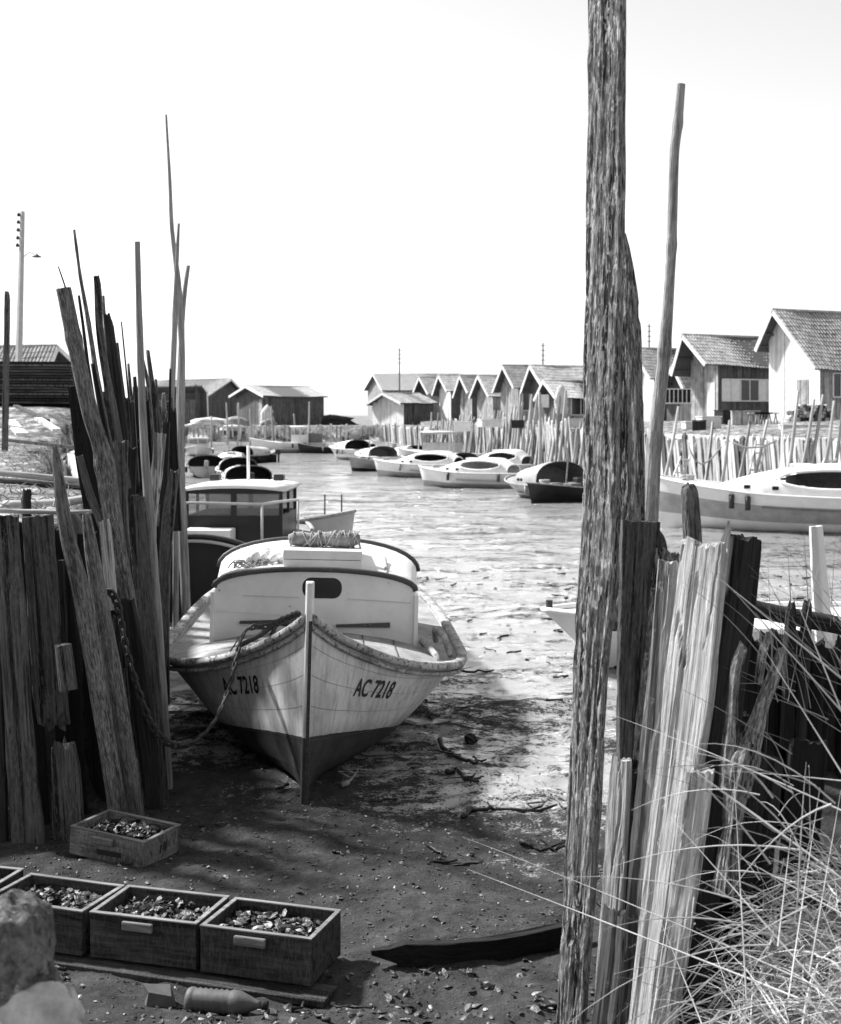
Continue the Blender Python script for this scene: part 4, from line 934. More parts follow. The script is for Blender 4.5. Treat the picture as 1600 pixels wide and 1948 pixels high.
def bank_fence(label, poly, pitch, w, mats, lean, extra, seed, base=-.75, zt=None, skip=0.0):
    rd = random.Random(seed); t = thing('bank_revetment', (poly[0][0], poly[0][1], base), label, 'fence'); n = 0
    for (x0, y0), (x1, y1) in zip(poly[:-1], poly[1:]):
        ln = math.hypot(x1 - x0, y1 - y0); k = max(1, int(ln / pitch))
        nx_, ny_ = (y1 - y0) / ln, -(x1 - x0) / ln
        for i in range(k):
            if rd.random() < skip: continue
            u = (i + rd.uniform(-.2, .2)) / k; x, y = x0 + (x1 - x0) * u, y0 + (y1 - y0) * u
            top = (1.85 - .3 * sm(65, 125, y)) + rd.uniform(-.15, extra); mt = rd.choice(mats)
            me = far_plank_mesh(rd.randrange(7), w, 1.0, mt)
            o = link('plank', me, None, t)
            o.matrix_basis = MX.Translation((x - poly[0][0], y - poly[0][1], 0)) @ MX.Rotation(math.atan2(y1 - y0, x1 - x0), 4, 'Z') @ MX.Rotation(rd.gauss(lean, .035), 4, 'Y') @ MX.Rotation(-.06, 4, 'X') @ MX.Diagonal((rd.uniform(.7, 1.15), 1, (top - base), 1))
            n += 1
    m = MB()
    for (x0, y0), (x1, y1) in zip(poly[:-1], poly[1:]): m.bar((x0 - poly[0][0], y0 - poly[0][1], (1.75 - .3 * sm(65, 125, y0)) - base), (x1 - poly[0][0], y1 - poly[0][1], (1.75 - .3 * sm(65, 125, y1)) - base), .12, .16)
    m.build('wale', M['plank_far_white'], t)
    return t
bank_fence('spaced pale plank revetment behind the big white motor boat', [(16.8, 33.2), (13.1, 43), (9.5, 53)], .27, .21, ['plank_far', 'plank_far', 'plank_far_white', 'plank_far_white', 'plank_far_dark'], .03, .06, 1, base=-.3)
bank_fence('wide white plank revetment left of the flaking square post', [(9.45, 53.3), (7.6, 63)], .34, .30, ['plank_far_white', 'plank_far_white', 'plank_far', 'plank_far_dark'], .10, .25, 2)
bank_fence('long grey stake revetment behind the right row of boats', [(7.5, 63.5), (5.25, 86), (1.4, 109)], .34, .22, ['plank_far', 'plank_far', 'plank_far_white', 'plank_far_dark'], .06, .75, 3)
bank_fence('far stake revetment at the bend of the creek', [(1.3, 109.5), (-3.4, 126.5)], .42, .26, ['plank_far', 'plank_far_white', 'plank_far_dark'], .04, .35, 4, base=-.5)
bank_fence('far quay of pale piles with dark gaps at the head of the creek', [(-3.6, 126.7), (-22.5, 129.8)], .5, .34, ['plank_far_white', 'plank_far_white', 'plank_far'], .0, .25, 6, base=-.5, skip=.12)
bank_fence('left bank revetment of stakes behind the left row of boats', [(-2.55, 12.4), (-4.35, 17.1), (-6.85, 26.1), (-10.55, 45), (-14.5, 70)], .5, .22, ['plank_far', 'plank_far_dark', 'wood_mid'], .0, .1, 7, base=-.5)

# tall stakes leaning along the right bank
rd = random.Random(12); sk = []
for i in range(12):
    me, _ = timber_mesh([(0, 0, 0), (.02, 0, .5), (-.01, 0, 1)], [.085, .075, .055], 'round', n=6, rings=6, seed=i, jag=.005, rough=.05); sk.append(me)
def stake_at(x, y, z0, ln, lean, side, mi, thick, label, group):
    o = link('stake', sk[mi % 12].copy() if False else sk[mi % 12], M['plank_far'], None)
    o.matrix_basis = MX.Translation((x, y, z0)) @ MX.Rotation(lean, 4, 'Y') @ MX.Rotation(side, 4, 'X') @ MX.Diagonal((thick, thick, ln, 1))
    return tag(o, label, 'stake', group)
NEARS = [(1514, 742, 1491, 912), (1543, 756, 1513, 912), (1560, 748, 1530, 905), (1582, 760, 1560, 903), (1600, 762, 1578, 912), (1420, 805, 1395, 925), (1352, 800, 1335, 925), (1384, 797, 1366, 932), (1285, 770, 1262, 890), (1453, 795, 1425, 912)]
ords = ['leftmost', 'second', 'third', 'fourth', 'rightmost']
for i, (x0, y0, x1, y1) in enumerate(NEARS):
    D = 40 - 0 if x1 > 1480 else 44
    a, b_ = W(x0, y0, D + .6), W(x1, y1, D); d = a - b_
    lab = (ords[i] + ' of the five long ladder-like poles leaning over the big white motor boat') if i < 5 else ['stake leaning right over the cabin of the big white motor boat', 'broad stake left of the white crates on the right bank', 'thin stake right of the broad one on the right bank', 'stake just right of the thick pale pole', 'short stake beside the plank ladder on the right bank'][i - 5]
    stake_at(b_.x, b_.y, b_.z - .6, d.length + .6, math.atan2(d.x, d.z), -math.atan2(d.y, d.z), i, 1.5, lab, 'long stakes leaning on the right bank')
for i in range(66):
    u = (i / 65) ** 1.1; y = 60 + 50 * u + rd.uniform(-1, 1); x = float(np.interp(y, [53, 63, 86, 109, 126], [9.3, 7.4, 5.1, 1.2, -3.5])) - .35
    tall = rd.uniform(2.9, 4.6) if 66 < y < 90 else rd.uniform(2.6, 3.6)
    stake_at(x, y, -.7, tall, rd.gauss(.13, .05), rd.uniform(-.05, .05), i, rd.uniform(1.4, 2.6), ('thin stake leaning over the revetment below the dark porch cabin' if x / y * F > 200 else 'thin stake leaning over the revetment below the narrow tall cabin' if x / y * F > 110 else 'thin stake leaning over the revetment below the far dark gables' if x / y * F > 20 else 'thin stake leaning over the far revetment below the low pale hut'), 'stakes along the far right revetment')
for i, (px, y) in enumerate(((432, 127), (452, 126.5), (476, 125), (402, 118), (505, 127), (520, 126), (562, 126), (585, 126))):
    stake_at((px - 800) * y / F, y, -.5, rd.uniform(2.6, 4.4), rd.gauss(.0, .03), 0, i, 2.2, 'pile standing in front of the far quay', 'piles of the far quay')
# plank ladders let into the right bank
for k, (px, py0, py1, D) in enumerate(((1440, 838, 902, 45), (1296, 868, 905, 50), (1572, 872, 905, 40))):
    a, b_ = W(px + 8, py0, D), W(px - 6, py1, D - .3); t = thing('ladder', b_, ['wooden ladder down the bank above the big white motor boat', 'short ladder near the thick pale pole', 'short ladder at the right edge behind the oval cabin opening'][k], 'ladder', 'ladders on the right bank')
    d = a - b_
    for s in (-.17, .17): m = MB(); m.bar((s, 0, 0), (s + d.x, d.y, d.z), .06, .05); m.build('rail', M['plank_far_white'], t)
    for i in range(max(3, int(d.length / .28))):
        u = (i + .5) / max(3, int(d.length / .28)); m = MB(); m.bar((-.17 + d.x * u, d.y * u - .02, d.z * u), (.17 + d.x * u, d.y * u - .02, d.z * u), .05, .05); m.build('rung', M['plank_far_white'], t)
# slack mooring lines
for k, (p, lab) in enumerate((([(1310, 850, 44), (1322, 876, 44), (1336, 884, 44), (1352, 874, 44), (1372, 850, 44)], 'pale mooring line sagging along the planks right of the thick pale pole'), ([(1392, 842, 43), (1420, 852, 43), (1450, 850, 43), (1478, 838, 43)], 'pale mooring line sagging above the big white motor boat'))):
    m = MB(); m.tube([W(*q) for q in p], .03, 5); tag(m.build('mooring_line', M['rope'], None, True), lab, 'rope', 'mooring lines')

# ------------------------------------------------------------------ cabins and sheds
def house(label, D, th, pn, pf, pa, ya, yn, yf, length, wall='wall_white', side='wall_grey', tile='tile', mirror=False, zb=1.55, fine=True, wins=(), door=None, over=.45, gover=.7, tilew=.22, name='cabin_house', brackets=True):  # pale gable with darker side boards: sun and shade put into colour
    t_ = R(th); X0 = (pn - 800) * D / F
    g = V((math.sin(t_), math.cos(t_), 0)) if mirror else V((-math.sin(t_), math.cos(t_), 0)); l = V((-math.cos(t_), math.sin(t_), 0)) if mirror else V((math.cos(t_), math.sin(t_), 0))
    def s_of(px): k = (px - 800) / F; return (k * D - X0) / (g.x - k * g.y)
    sw = s_of(pf); sa = s_of(pa); dep = lambda s: D + s * g.y
    zr = H + (HZ - ya) * dep(sa) / F; zn = H + (HZ - yn) * D / F; zf = H + (HZ - yf) * dep(sw) / F
    t = thing(name, (X0, D, zb), label, 'house', 'cabins and sheds along the creek')
    P = lambda s, q, z: g * s + l * q + V((0, 0, z - zb))
    kn = (zr - zn) / sa; kf = (zr - zf) / max(.05, sw - sa)
    # walls as separate boards
    def boards(nm, s0, s1, q0, q1, ztop, mat, outn):
        m = MB(); ln = math.hypot(s1 - s0, q1 - q0); k = max(3, int(ln / .24)); rd = random.Random(int(D * 10))
        for i in range(k):
            a, b_ = i / k, (i + .93) / k; pr = outn * rd.uniform(0, .025)
            A0 = P(s0 + (s1 - s0) * a, q0 + (q1 - q0) * a, zb) + pr; B0 = P(s0 + (s1 - s0) * b_, q0 + (q1 - q0) * b_, zb) + pr
            A1 = A0.copy(); A1.z = ztop(s0 + (s1 - s0) * a) - zb; B1 = B0.copy(); B1.z = ztop(s0 + (s1 - s0) * b_) - zb
            w_ = -outn * .05
            m.add([A0, B0, B1, A1, A0 + w_, B0 + w_, B1 + w_, A1 + w_], [(0, 1, 2, 3), (0, 3, 7, 4), (1, 5, 6, 2), (3, 2, 6, 7)])
        m.add([P(s0, q0, zb) - outn * .04, P(s1, q1, zb) - outn * .04, P(s1, q1, ztop(s1)) - outn * .04, P(s0, q0, ztop(s0)) - outn * .04], [(0, 1, 2, 3)])
        return tag(m.build(nm, M[mat], t), kind='stuff')
    top = lambda s: zr - kn * (sa - s) if s < sa else zr - kf * (s - sa)
    ga = boards('gable_boards', 0, sa, 0, 0, lambda s: top(s) - .05, wall, -l); boards('gable_boards', sa, sw, 0, 0, lambda s: top(s) - .05, wall, -l)
    boards('side_boards', 0, 0, 0, length, lambda s: zn - .02, side, -g)
    m = MB(); m.add([P(sw, 0, zb), P(sw, length, zb), P(sw, length, zf), P(sw, 0, zf)], [(0, 1, 2, 3)]); m.add([P(0, length, zb), P(sw, length, zb), P(sw, length, zf), P(sa, length, zr), P(0, length, zn)], [(0, 1, 2, 3, 4)]); m.build('back_wall', M[side], t)
    # roof: underlay plus rows of half-round tiles
    def slope(sign):
        s0, z0 = sa, zr + .04; s1 = -over if sign < 0 else sw + over; z1 = (top(s1)) + .04
        A, B = P(s0, -gover, z0), P(s1, -gover, z1); Lq = l * (length + gover + .3); nrm = (B - A).cross(Lq).normalized(); nrm = nrm if nrm.z > 0 else -nrm
        m = MB(); m.add([A, B, B + Lq, A + Lq, A - nrm * .06, B - nrm * .06, B + Lq - nrm * .06, A + Lq - nrm * .06], [(0, 1, 2, 3), (7, 6, 5, 4), (0, 4, 5, 1), (1, 5, 6, 2), (2, 6, 7, 3), (3, 7, 4, 0)])
        rf_ = m.build('roof', M['timber_far'], t); rw = (B - A); rl = rw.length; rows = max(3, int(rl / .36)); cols = int((length + gover + .3) / tilew); rd = random.Random(int(D) + sign)
        m = MB()
        if fine:
            for r_ in range(rows):
                for c_ in range(cols):
                    o = A + rw * (r_ / rows) + Lq * (c_ / cols); d1 = rw * (1.12 / rows); cw = Lq / cols; lift = nrm * rd.uniform(.0, .02); j = rd.uniform(-.02, .02)
                    a_ = [o + cw * u + nrm * (.012 + h_) + lift for u, h_ in ((0, 0), (.25, .06), (.6, .065), (.9, 0))]
                    m.add(a_ + [q + d1 * (1 + j) + nrm * .035 for q in a_], [(0, 1, 5, 4), (1, 2, 6, 5), (2, 3, 7, 6), (4, 5, 6, 7)])
        else:
            k = cols * 2
            for r_ in range(rows):
                va = [A + rw * (r_ / rows) + Lq * (i / k) + nrm * (.02 + .05 * (i % 2)) for i in range(k + 1)]; vb = [q + rw * (1.05 / rows) + nrm * .04 for q in va]
                m.add(va + vb, [(i, i + 1, k + 2 + i, k + 1 + i) for i in range(k)] + [(k + 1 + i, k + 2 + i, i + 1, i) for i in ()])
        tag(m.build('tiles', M[tile], rf_, normals=not fine), kind='stuff')
        m = MB(); e = -l * .03; m.bar(A + e - nrm * .1 + V((0, 0, .06)), B + e - nrm * .1 + V((0, 0, .06)), .05, .24, up=nrm); m.build('barge_board', M['barge'], rf_)
        if brackets:
            m = MB(); C_ = A.lerp(B, .55) - nrm * .2; m.bar(C_, C_ + l * gover, .1, .1)
            C_ = A.lerp(B, .85) - nrm * .2; m.bar(C_, C_ + l * gover, .1, .1); m.build('purlin', M['timber_far'], rf_)
    slope(-1); slope(1)
    m = MB(); m.tube([P(sa, -gover, zr + .08), P(sa, length + .3, zr + .08)], .09, 6); m.build('ridge_tiles', M[tile], t, True)
    # windows on the long side: (q0, q1, z0, z1, panes, pale)
    for (q0, q1, z0, z1, pn_, pale) in wins:
        w_ = thing_child = None
        m = MB(); fw = .07
        for z in (z0, z1): m.bar(P(-.06, q0, z), P(-.06, q1, z), .06, fw)
        for i in range(pn_ + 1): q = q0 + (q1 - q0) * i / pn_; m.bar(P(-.06, q, z0), P(-.06, q, z1), fw * (1 if i in (0, pn_) else .7), .06, up=g)
        wf = m.build('window', M['barge'], t)
        for i in range(pn_):
            qa, qb = q0 + (q1 - q0) * i / pn_ + .04, q0 + (q1 - q0) * (i + 1) / pn_ - .04
            m = MB(); m.add([P(-.04, qa, z0 + .04), P(-.04, qb, z0 + .04), P(-.04, qb, z1 - .04), P(-.04, qa, z1 - .04)], [(0, 1, 2, 3)]); m.build('pane' if not (pale and i in pale) else 'shutter', M['barge' if (pale and i in pale) else 'glass'], wf)
    if door:
        for (s0, s1, z1, mt) in door:
            m = MB(); A = P(s0, -.045, zb); B = P(s1, -.045, zb); up_ = V((0, 0, z1 - zb)); m.add([A, B, B + up_, A + up_, A + l * .04, B + l * .04, B + up_ + l * .04, A + up_ + l * .04], [(0, 1, 2, 3), (0, 3, 7, 4), (1, 5, 6, 2), (3, 2, 6, 7)]); m.build('door', M[mt], t)
    sag = random.Random(int(D * 3)).uniform(.05, .16); seen_ = set()          # old roofs sag a little between their ends
    for ch in t.children:
        for o in [ch] + list(ch.children):
            if o.name.split('.')[0] in ('roof', 'tiles', 'ridge_tiles', 'barge_board', 'purlin'):
                for v in o.data.vertices: q = max(0, min(1, v.co.dot(l) / length)); v.co.z -= sag * math.sin(math.pi * q) + .03 * math.sin(q * 9 + D)
    return t
house('tall white gable cabin at the right edge of the picture', 75, 25, 1560, 1463, 1487, 592, 690, 648, 7, 'wall_white', 'wall_grey', wins=((.9, 2.6, 3.6, 4.95, 3, ()),), door=[(.9, 1.9, 4.6, 'wall_grey')])
house('board cabin with a deep dark eave and a row of white windows', 86, 25, 1366, 1314, 1328, 640, 686, 690, 8.5, 'wall_grey', 'wall_dark', wins=((.3, 4.7, 3.5, 4.9, 6, (0, 1, 4, 5)), (5.2, 8.0, 3.5, 4.9, 4, (1, 2))), door=[(.3, 1.1, 4.7, 'barge')], gover=1.3)  # dark side boards hold the shade under the eave in their colour
house('small dark gabled porch with a slatted window left of the board cabin', 95, 25, 1318, 1268, 1297, 697, 740, 745, 3, 'wall_dark', 'wall_dark', wins=(), gover=.8)
t = thing('slatted_window', W(1290, 767, 93.8), 'white slatted window in the small dark porch', 'window'); m = MB()
for i in range(7): m.box((-.9 + .3 * i, 0, .5), (.06, .06, 1.0))
m.box((0, 0, 0), (2.0, .08, .09)); m.box((0, 0, 1.0), (2.0, .08, .07)); m.build('frame', M['barge'], t); m = MB(); m.box((0, .06, .5), (1.9, .02, 1.0)); m.build('pane', M['glass'], t)
house('pale gabled cabin half hidden behind the square post and the thick pale pole', 104, 25, 1245, 1205, 1214, 664, 712, 708, 7, 'wall_white', 'wall_dark')
house('gabled cabin with dark porch front just left of the square post', 112, 25, 1040, 1008, 1021, 697, 728, 735, 7, 'wall_dark', 'wall_dark', tile='tile_pale')
house('low gabled cabin with window strip in front of the dark porch cabin', 109, 25, 1066, 1034, 1047, 725, 750, 752, 6, 'wall_dark', 'wall_grey', tile='tile_pale', wins=((1.0, 5.6, 2.6, 4.0, 5, ()),))
house('narrow tall gabled cabin with a grey front wall and square window', 122, 25, 986, 953, 968, 696, 730, 736, 4.6, 'wall_grey', 'wall_grey', wins=((.4, 2.6, 3.0, 4.8, 3, ()),), fine=False)
house('cabin with a wide pale lean-to roof left of the tall narrow cabin', 128, 25, 938, 908, 921, 715, 747, 748, 5, 'wall_grey', 'wall_grey', tile='tile_pale', fine=False)
house('dark fronted gable fifth from the square post', 134, 25, 898, 876, 886, 715, 740, 746, 5, 'wall_grey', 'wall_dark', fine=False)
house('gable with the palest streaked roof among the far row', 140, 25, 858, 836, 845, 714, 738, 742, 5.5, 'wall_white', 'wall_dark', tile='tile_pale', fine=False)
house('leftmost dark gable of the far row of cabins', 146, 25, 822, 796, 808, 718, 744, 748, 5, 'wall_dark', 'wall_grey', fine=False)
house('low pale hut with a broad gable in front of the long far shed', 140, 38, 768, 708, 737, 749, 765, 768, 4, 'wall_white', 'wall_dark', fine=False)
house('long low far shed with a big pale roof behind the hut', 190, 8, 735, 700, 718, 712, 742, 742, 13, 'wall_grey', 'wall_grey', tile='tile_pale', fine=False, brackets=False)
house('dark cabin with an open door alone at the head of the creek', 136, 28, 510, 450, 479, 736, 753, 754, 6.2, 'wall_dark', 'wall_dark', tile='tile_pale', fine=False, wins=(), door=[(1.6, 2.6, 4.2, 'wall_grey'), (.7, 1.3, 4.2, 'inside')])
house('long barn with a dark gable left of the cabin with the open door', 170, 30, 388, 468, 432, 722, 752, 760, 12, 'wall_dark', 'wall_dark', tile='tile_pale', fine=False, mirror=True, brackets=False)
house('low lean-to shed behind the tallest cane', 150, 20, 395, 372, 384, 748, 765, 760, 8, 'wall_dark', 'wall_dark', tile='tile_pale', fine=False, mirror=True, brackets=False)
house('shed roof showing above the stacked boards at the left edge', 70, 15, 70, 130, 86, 660, 700, 700, 7, 'wall_dark', 'wall_dark', tile='tile', fine=True, mirror=True, brackets=False)

# ------------------------------------------------------------------ things on the banks
t = thing('utility_pole', W(33, 700, 62) - V((0, 0, 3)), 'tall pale concrete utility pole at the upper left', 'pole')
def ploc(px, py, D): return W(px, py, D) - t.location
m = MB(); a, b_ = ploc(33, 800, 62), ploc(43, 402, 62); m.tube([a, a.lerp(b_, .5), b_], [.19, .155, .11], 4); m.build('shaft', M['concrete'], t)
for i, y in enumerate((408, 422, 437, 452, 466)):
    m = MB(); m.lathe([(.02, -.1), (.07, -.08), (.09, 0), (.05, .06), (.02, .1)], 8, off=ploc(35.5 - i * .6, y, 62)); m.tube([ploc(35.5 - i * .6, y + 2, 62), ploc(42 - i * .5, y + 3, 62)], .012, 4); m.build('insulator', M['iron'], t, True)
m = MB(); m.tube([ploc(46, 488, 62), ploc(56, 480, 62), ploc(66, 484, 62)], .02, 5); m.build('lamp_arm', M['iron'], t)
m = MB(); m.lathe([(.03, .14), (.06, .08), (.22, .0), (.23, -.03)], 10, off=ploc(70, 488, 62)); m.build('lamp_shade', M['iron'], t, True)
for i, (px, y0, D, lab) in enumerate(((760, 662, 175, 'thin utility pole behind the long far shed'), (1033, 652, 150, 'thin utility pole behind the dark porch cabin'), (1235, 616, 150, 'thin ribbed mast behind the pale hidden cabin'))):
    tt = thing('utility_pole', W(px, 800, D), lab, 'pole', 'far utility poles'); hh = (800 - y0) * D / F
    m = MB(); m.tube([(0, 0, 0), (0, 0, hh)], [.11, .07], 6); m.build('shaft', M['wood_mid'], tt)
    m = MB()
    for k in range(4): m.box((0, 0, hh - .3 - .55 * k), (.5, .07, .07))
    m.build('cross_arms', M['wood_mid'], tt)
timber('fence_post', [(13, 553, 7), (14, 570, 9), (13, 640, 9), (12, 700, 10), (10, 812, 10)], 26, 'wood_mid', None, kind='rect', th=.1, label='lone grey post with a slanted top at the far left', cat='post', jag=.04, sink=.6)
# stacked boards: each board a part
st_ = thing('board_stack', W(60, 775, 36), 'long dark stack of weathered boards at the left', 'boards'); rd = random.Random(8)
for r_ in range(15):
    y = 690 + r_ * 5.4; x0 = -40 + rd.uniform(-6, 6); x1 = 143 + rd.uniform(-8, 6)
    a, b_ = W(x0, y, 36.3 + rd.uniform(-.1, .1)) - st_.location, W(x1, y + 1, 36.3 + rd.uniform(-.1, .1)) - st_.location
    m = MB(); m.bar(a, b_, .9 + rd.uniform(-.1, .1), .055); m.build('board', M[rd.choice(['board_stack', 'wood_dark', 'board_stack', 'wood_mid'])], st_)
m = MB(); m.box(V((0, .3, .3)), (2.2, .3, 1.0)); m.build('bearer', M['wood_black'], st_)
# rubble of sticks on the slope and logs along the left bank
for i, (a, b_, w, lab) in enumerate((((18, 800, 27), (42, 826, 25), .22, 'white board lying below the stacked boards'), ((72, 796, 27), (108, 818, 26), .16, 'pale board sliding down the left slope'), ((30, 772, 31), (90, 800, 28), .12, 'thin dark stick lying on the left slope'), ((96, 790, 30), (140, 808, 27), .1, 'thin grey stick right of the pale board on the slope'), ((20, 838, 22), (150, 852, 21), .08, 'long dark pole along the foot of the left slope'))):
    p0, p1 = V(((a[0] - 800) * a[2] / F, a[2], 0)), V(((b_[0] - 800) * b_[2] / F, b_[2], 0)); p0 = W(*a); p1 = W(*b_)
    p0.z = max(p0.z, gz(p0.x, p0.y) + .05); p1.z = max(p1.z, gz(p1.x, p1.y) + .05)
    m = MB(); m.bar(p0, p1, w, .05); tag(m.build('board', M['plank_far_white' if i < 2 else 'wood_mid'], None), lab, 'board', 'loose boards on the left slope')
for i, (sp, D, mat, lab) in enumerate((([(175, 918, 14), (60, 905, 12), (-30, 898, 12)], 13.5, 'bamboo_pale', 'upper pale pole lying on the left bank'), ([(170, 930, 13), (60, 918, 12), (-30, 912, 12)], 12.8, 'wood_mid', 'second pole lying just below the upper pale one'), ([(186, 945, 15), (100, 958, 18), (8, 962, 20)], 10.6, 'bamboo_pale', 'thick bleached log lying on top of the left revetment'), ([(210, 972, 7), (120, 974, 9), (-10, 972, 9)], 9.2, 'bamboo_pale', 'thin pale rod along the top edge of the left revetment'))):
    timber('log', sp, D, mat, None, kind='round', label=lab, cat='log', group='poles lying on the left bank', jag=.0)
timber('post_stump', [(50, 928, 16), (51, 950, 18), (52, 990, 18)], 9.4, 'wood_dark', None, kind='round', label='dark knobbly stump behind the leftmost planks', cat='post', rough=.2)
# heaps, crates and tarps on the far banks
def heap(label, px, py, D, w, h, mat, cat, seed, name='heap', dep=None):
    rd = random.Random(seed); c = W(px, py, D); m = MB(); n, k = 16, 7; vs = []
    for i in range(k + 1):
        f = i / k
        for j in range(n):
            a = 2 * math.pi * j / n; rr = (1 - f ** 3.2) ** .5 * (1 + rd.uniform(-.22, .22)) if i < k else .05
            vs.append((w / 2 * rr * math.cos(a), (dep or w / 2) / 2 * rr * math.sin(a), h * f * (1 + rd.uniform(-.08, .08)) - .1))
    m.add(vs, [(i * n + j, i * n + (j + 1) % n, (i + 1) * n + (j + 1) % n, (i + 1) * n + j) for i in range(k) for j in range(n)] + [tuple(range(k * n, k * n + n))])
    o = m.build(name, M[mat], None, True); o.location = c - V((0, 0, .3)); return tag(o, label, cat)
heap('pale tarpaulin-covered heap at the head of the creek left of the dark cabin', 402, 806, 131.5, 4.6, 1.0, 'tarp', 'heap', 1, 'covered_heap')
heap('dark netting heap right of the pale covered heap', 450, 806, 130.5, 2.6, 1.1, 'net', 'heap', 2, 'net_heap')
heap('white sacks heaped on the far quay edge', 445, 812, 129.8, 2.6, .6, 'tarp', 'sacks', 3, 'sack_heap')
heap('pale net hung in front of the dark cabin door', 508, 802, 133.5, 1.3, 2.0, 'tarp', 'net', 4, 'hanging_net')
heap('pile of nets at the corner of the dark cabin', 512, 806, 132, 1.6, .9, 'net', 'heap', 5, 'net_heap')
heap('dark rounded heap on the quay right of the dark cabin', 632, 806, 140, 5.4, 1.3, 'wood_dark', 'heap', 6, 'earth_heap')
heap('low pale scrub mound behind the dark rounded heap', 600, 796, 165, 7.0, .9, 'net', 'mound', 7, 'scrub_mound')
heap('round white hung sheet right of the square one by the low cabin', 1068, 777, 106, 1.0, 2.2, 'tarp', 'sheet', 8, 'hanging_sheet')
m = MB(); c = W(1034, 763, 105.5); m.box((0, 0, 0), (.85, .06, 1.0)); o = m.build('hanging_sheet', M['barge'], None, bevel=.02); o.location = c; tag(o, 'square white sheet hung on the stakes by the low cabin', 'sheet')
for i, (px, py, D, w, h, d, mt, lab) in enumerate(((1348, 804, 62, 1.0, .5, .6, 'tarp', 'white box on the bank below the white windows'), (1330, 812, 60, .6, .5, .6, 'wood_dark', 'dark box left of the white box on the bank'), (1385, 798, 70, 1.2, .7, .8, 'wood_dark', 'dark crate right of the white box on the bank'), (1418, 800, 68, 1.4, .7, .6, 'plank_far', 'tilted pale crate below the board cabin'), (1528, 812, 58, 2.0, .3, .6, 'tarp', 'flat white box on the bank below the white gable'), (1316, 806, 62, .8, .3, .6, 'tarp', 'low white box at the foot of the dark porch'), (930, 804, 76, 1.1, .4, .8, 'tarp', 'pale box standing above the long grey revetment'), (880, 812, 78, 1.0, .5, .8, 'barge', 'small white box on the bank behind the hooded boats'), (985, 806, 74, .7, .4, .8, 'wood_dark', 'dark box among the leaning stakes'), (1090, 804, 68, .9, .4, .8, 'tarp', 'pale box just left of the square post on the bank'))):
    t2 = thing('storage_box', W(px, py, D) - V((0, 0, .25)), lab, 'box', 'boxes on the right bank', rz=R(random.Random(i).uniform(-15, 25)))
    m = MB(); m.box((0, 0, h / 2), (w, d, h)); m.build('body', M[mt], t2, bevel=.02)
    m = MB(); m.box((0, 0, h + .03), (w + .06, d + .06, .05)); m.build('lid', M[mt], t2, bevel=.01)
for i in range(3):
    tr = thing('trestle', W(1440 + i * 12, 806, 66), ['left', 'middle', 'right'][i] + ' small wooden trestle below the board cabin', 'trestle', 'trestles on the right bank')
    for s in (-.3, .3):
        m = MB(); m.bar((s - .15, 0, -.3), (s, 0, .5), .06, .06); m.bar((s + .15, 0, -.3), (s, 0, .5), .06, .06); m.build('leg', M['plank_far'], tr)
    m = MB(); m.bar((-.45, 0, .52), (.45, 0, .52), .08, .08); m.build('beam', M['plank_far_white'], tr)
# firewood stack: each log a part
wp = thing('firewood_stack', W(1548, 800, 68) - V((0, 0, .35)), 'stack of round firewood in front of the white gable', 'firewood'); rd = random.Random(4)
lm = []
for i in range(5):
    q = MB(); q.tube([(0, 0, 0), (0, .8, 0)], .075 + .012 * i, 7); me = q.mesh('log'); me.materials.append(M[['plank_far', 'wood_dark', 'plank_far_white', 'plank_far', 'wood_mid'][i]]); lm.append(me)
for r_ in range(7):
    for c_ in range(15 - r_):
        o = link('log', rd.choice(lm), None, wp); o.location = (-1.35 + c_ * .185 + r_ * .09 + rd.uniform(-.02, .02), rd.uniform(-.12, .05), .08 + r_ * .165); o.rotation_euler = (0, 0, rd.uniform(-.12, .12))

# ------------------------------------------------------------------ foreground: crates, shells, debris
def shell_mesh(rd, r):
    vs = [(0, 0, r * .28)]; n = 7
    for j in range(n):
        a = 2 * math.pi * j / n; q = r * rd.uniform(.65, 1.15); vs.append((q * 1.25 * math.cos(a), q * .8 * math.sin(a), rd.uniform(-.15, .12) * r))
    vs.append((0, 0, -r * .12))
    return vs, [(0, 1 + j, 1 + (j + 1) % n) for j in range(n)] + [(n + 1, 1 + (j + 1) % n, 1 + j) for j in range(n)]
def scatter(mb, rd, pts, r0, r1, tilt=1.0):
    for p in pts:
        vs, fs = shell_mesh(rd, rd.uniform(r0, r1))
        m = MX.Rotation(rd.uniform(0, 6.28), 3, 'Z') @ MX.Rotation(rd.gauss(0, tilt), 3, 'X') @ MX.Rotation(rd.gauss(0, tilt * .6), 3, 'Y')
        mb.add([m @ V(v) + V(p) for v in vs], fs)
def shell_mat():
    t = NT('oyster_shell'); g = t.n('NewGeometry'); p = t.coord((1, 1, 1))
    c = t.ramp(g.outputs['Random Per Island'], [(0.0, 0.02), (0.6, 0.05), (0.88, 0.13), (1.0, 0.42)])
    n = t.noise(p, 60, 4); return t.fin(t.mix(1.0, c, t.ramp(n, [(0.3, .5), (.7, 1.1)]), 'MULTIPLY'), .45, t.bump(n, .6, .01), .5)
M['oyster'] = shell_mat()
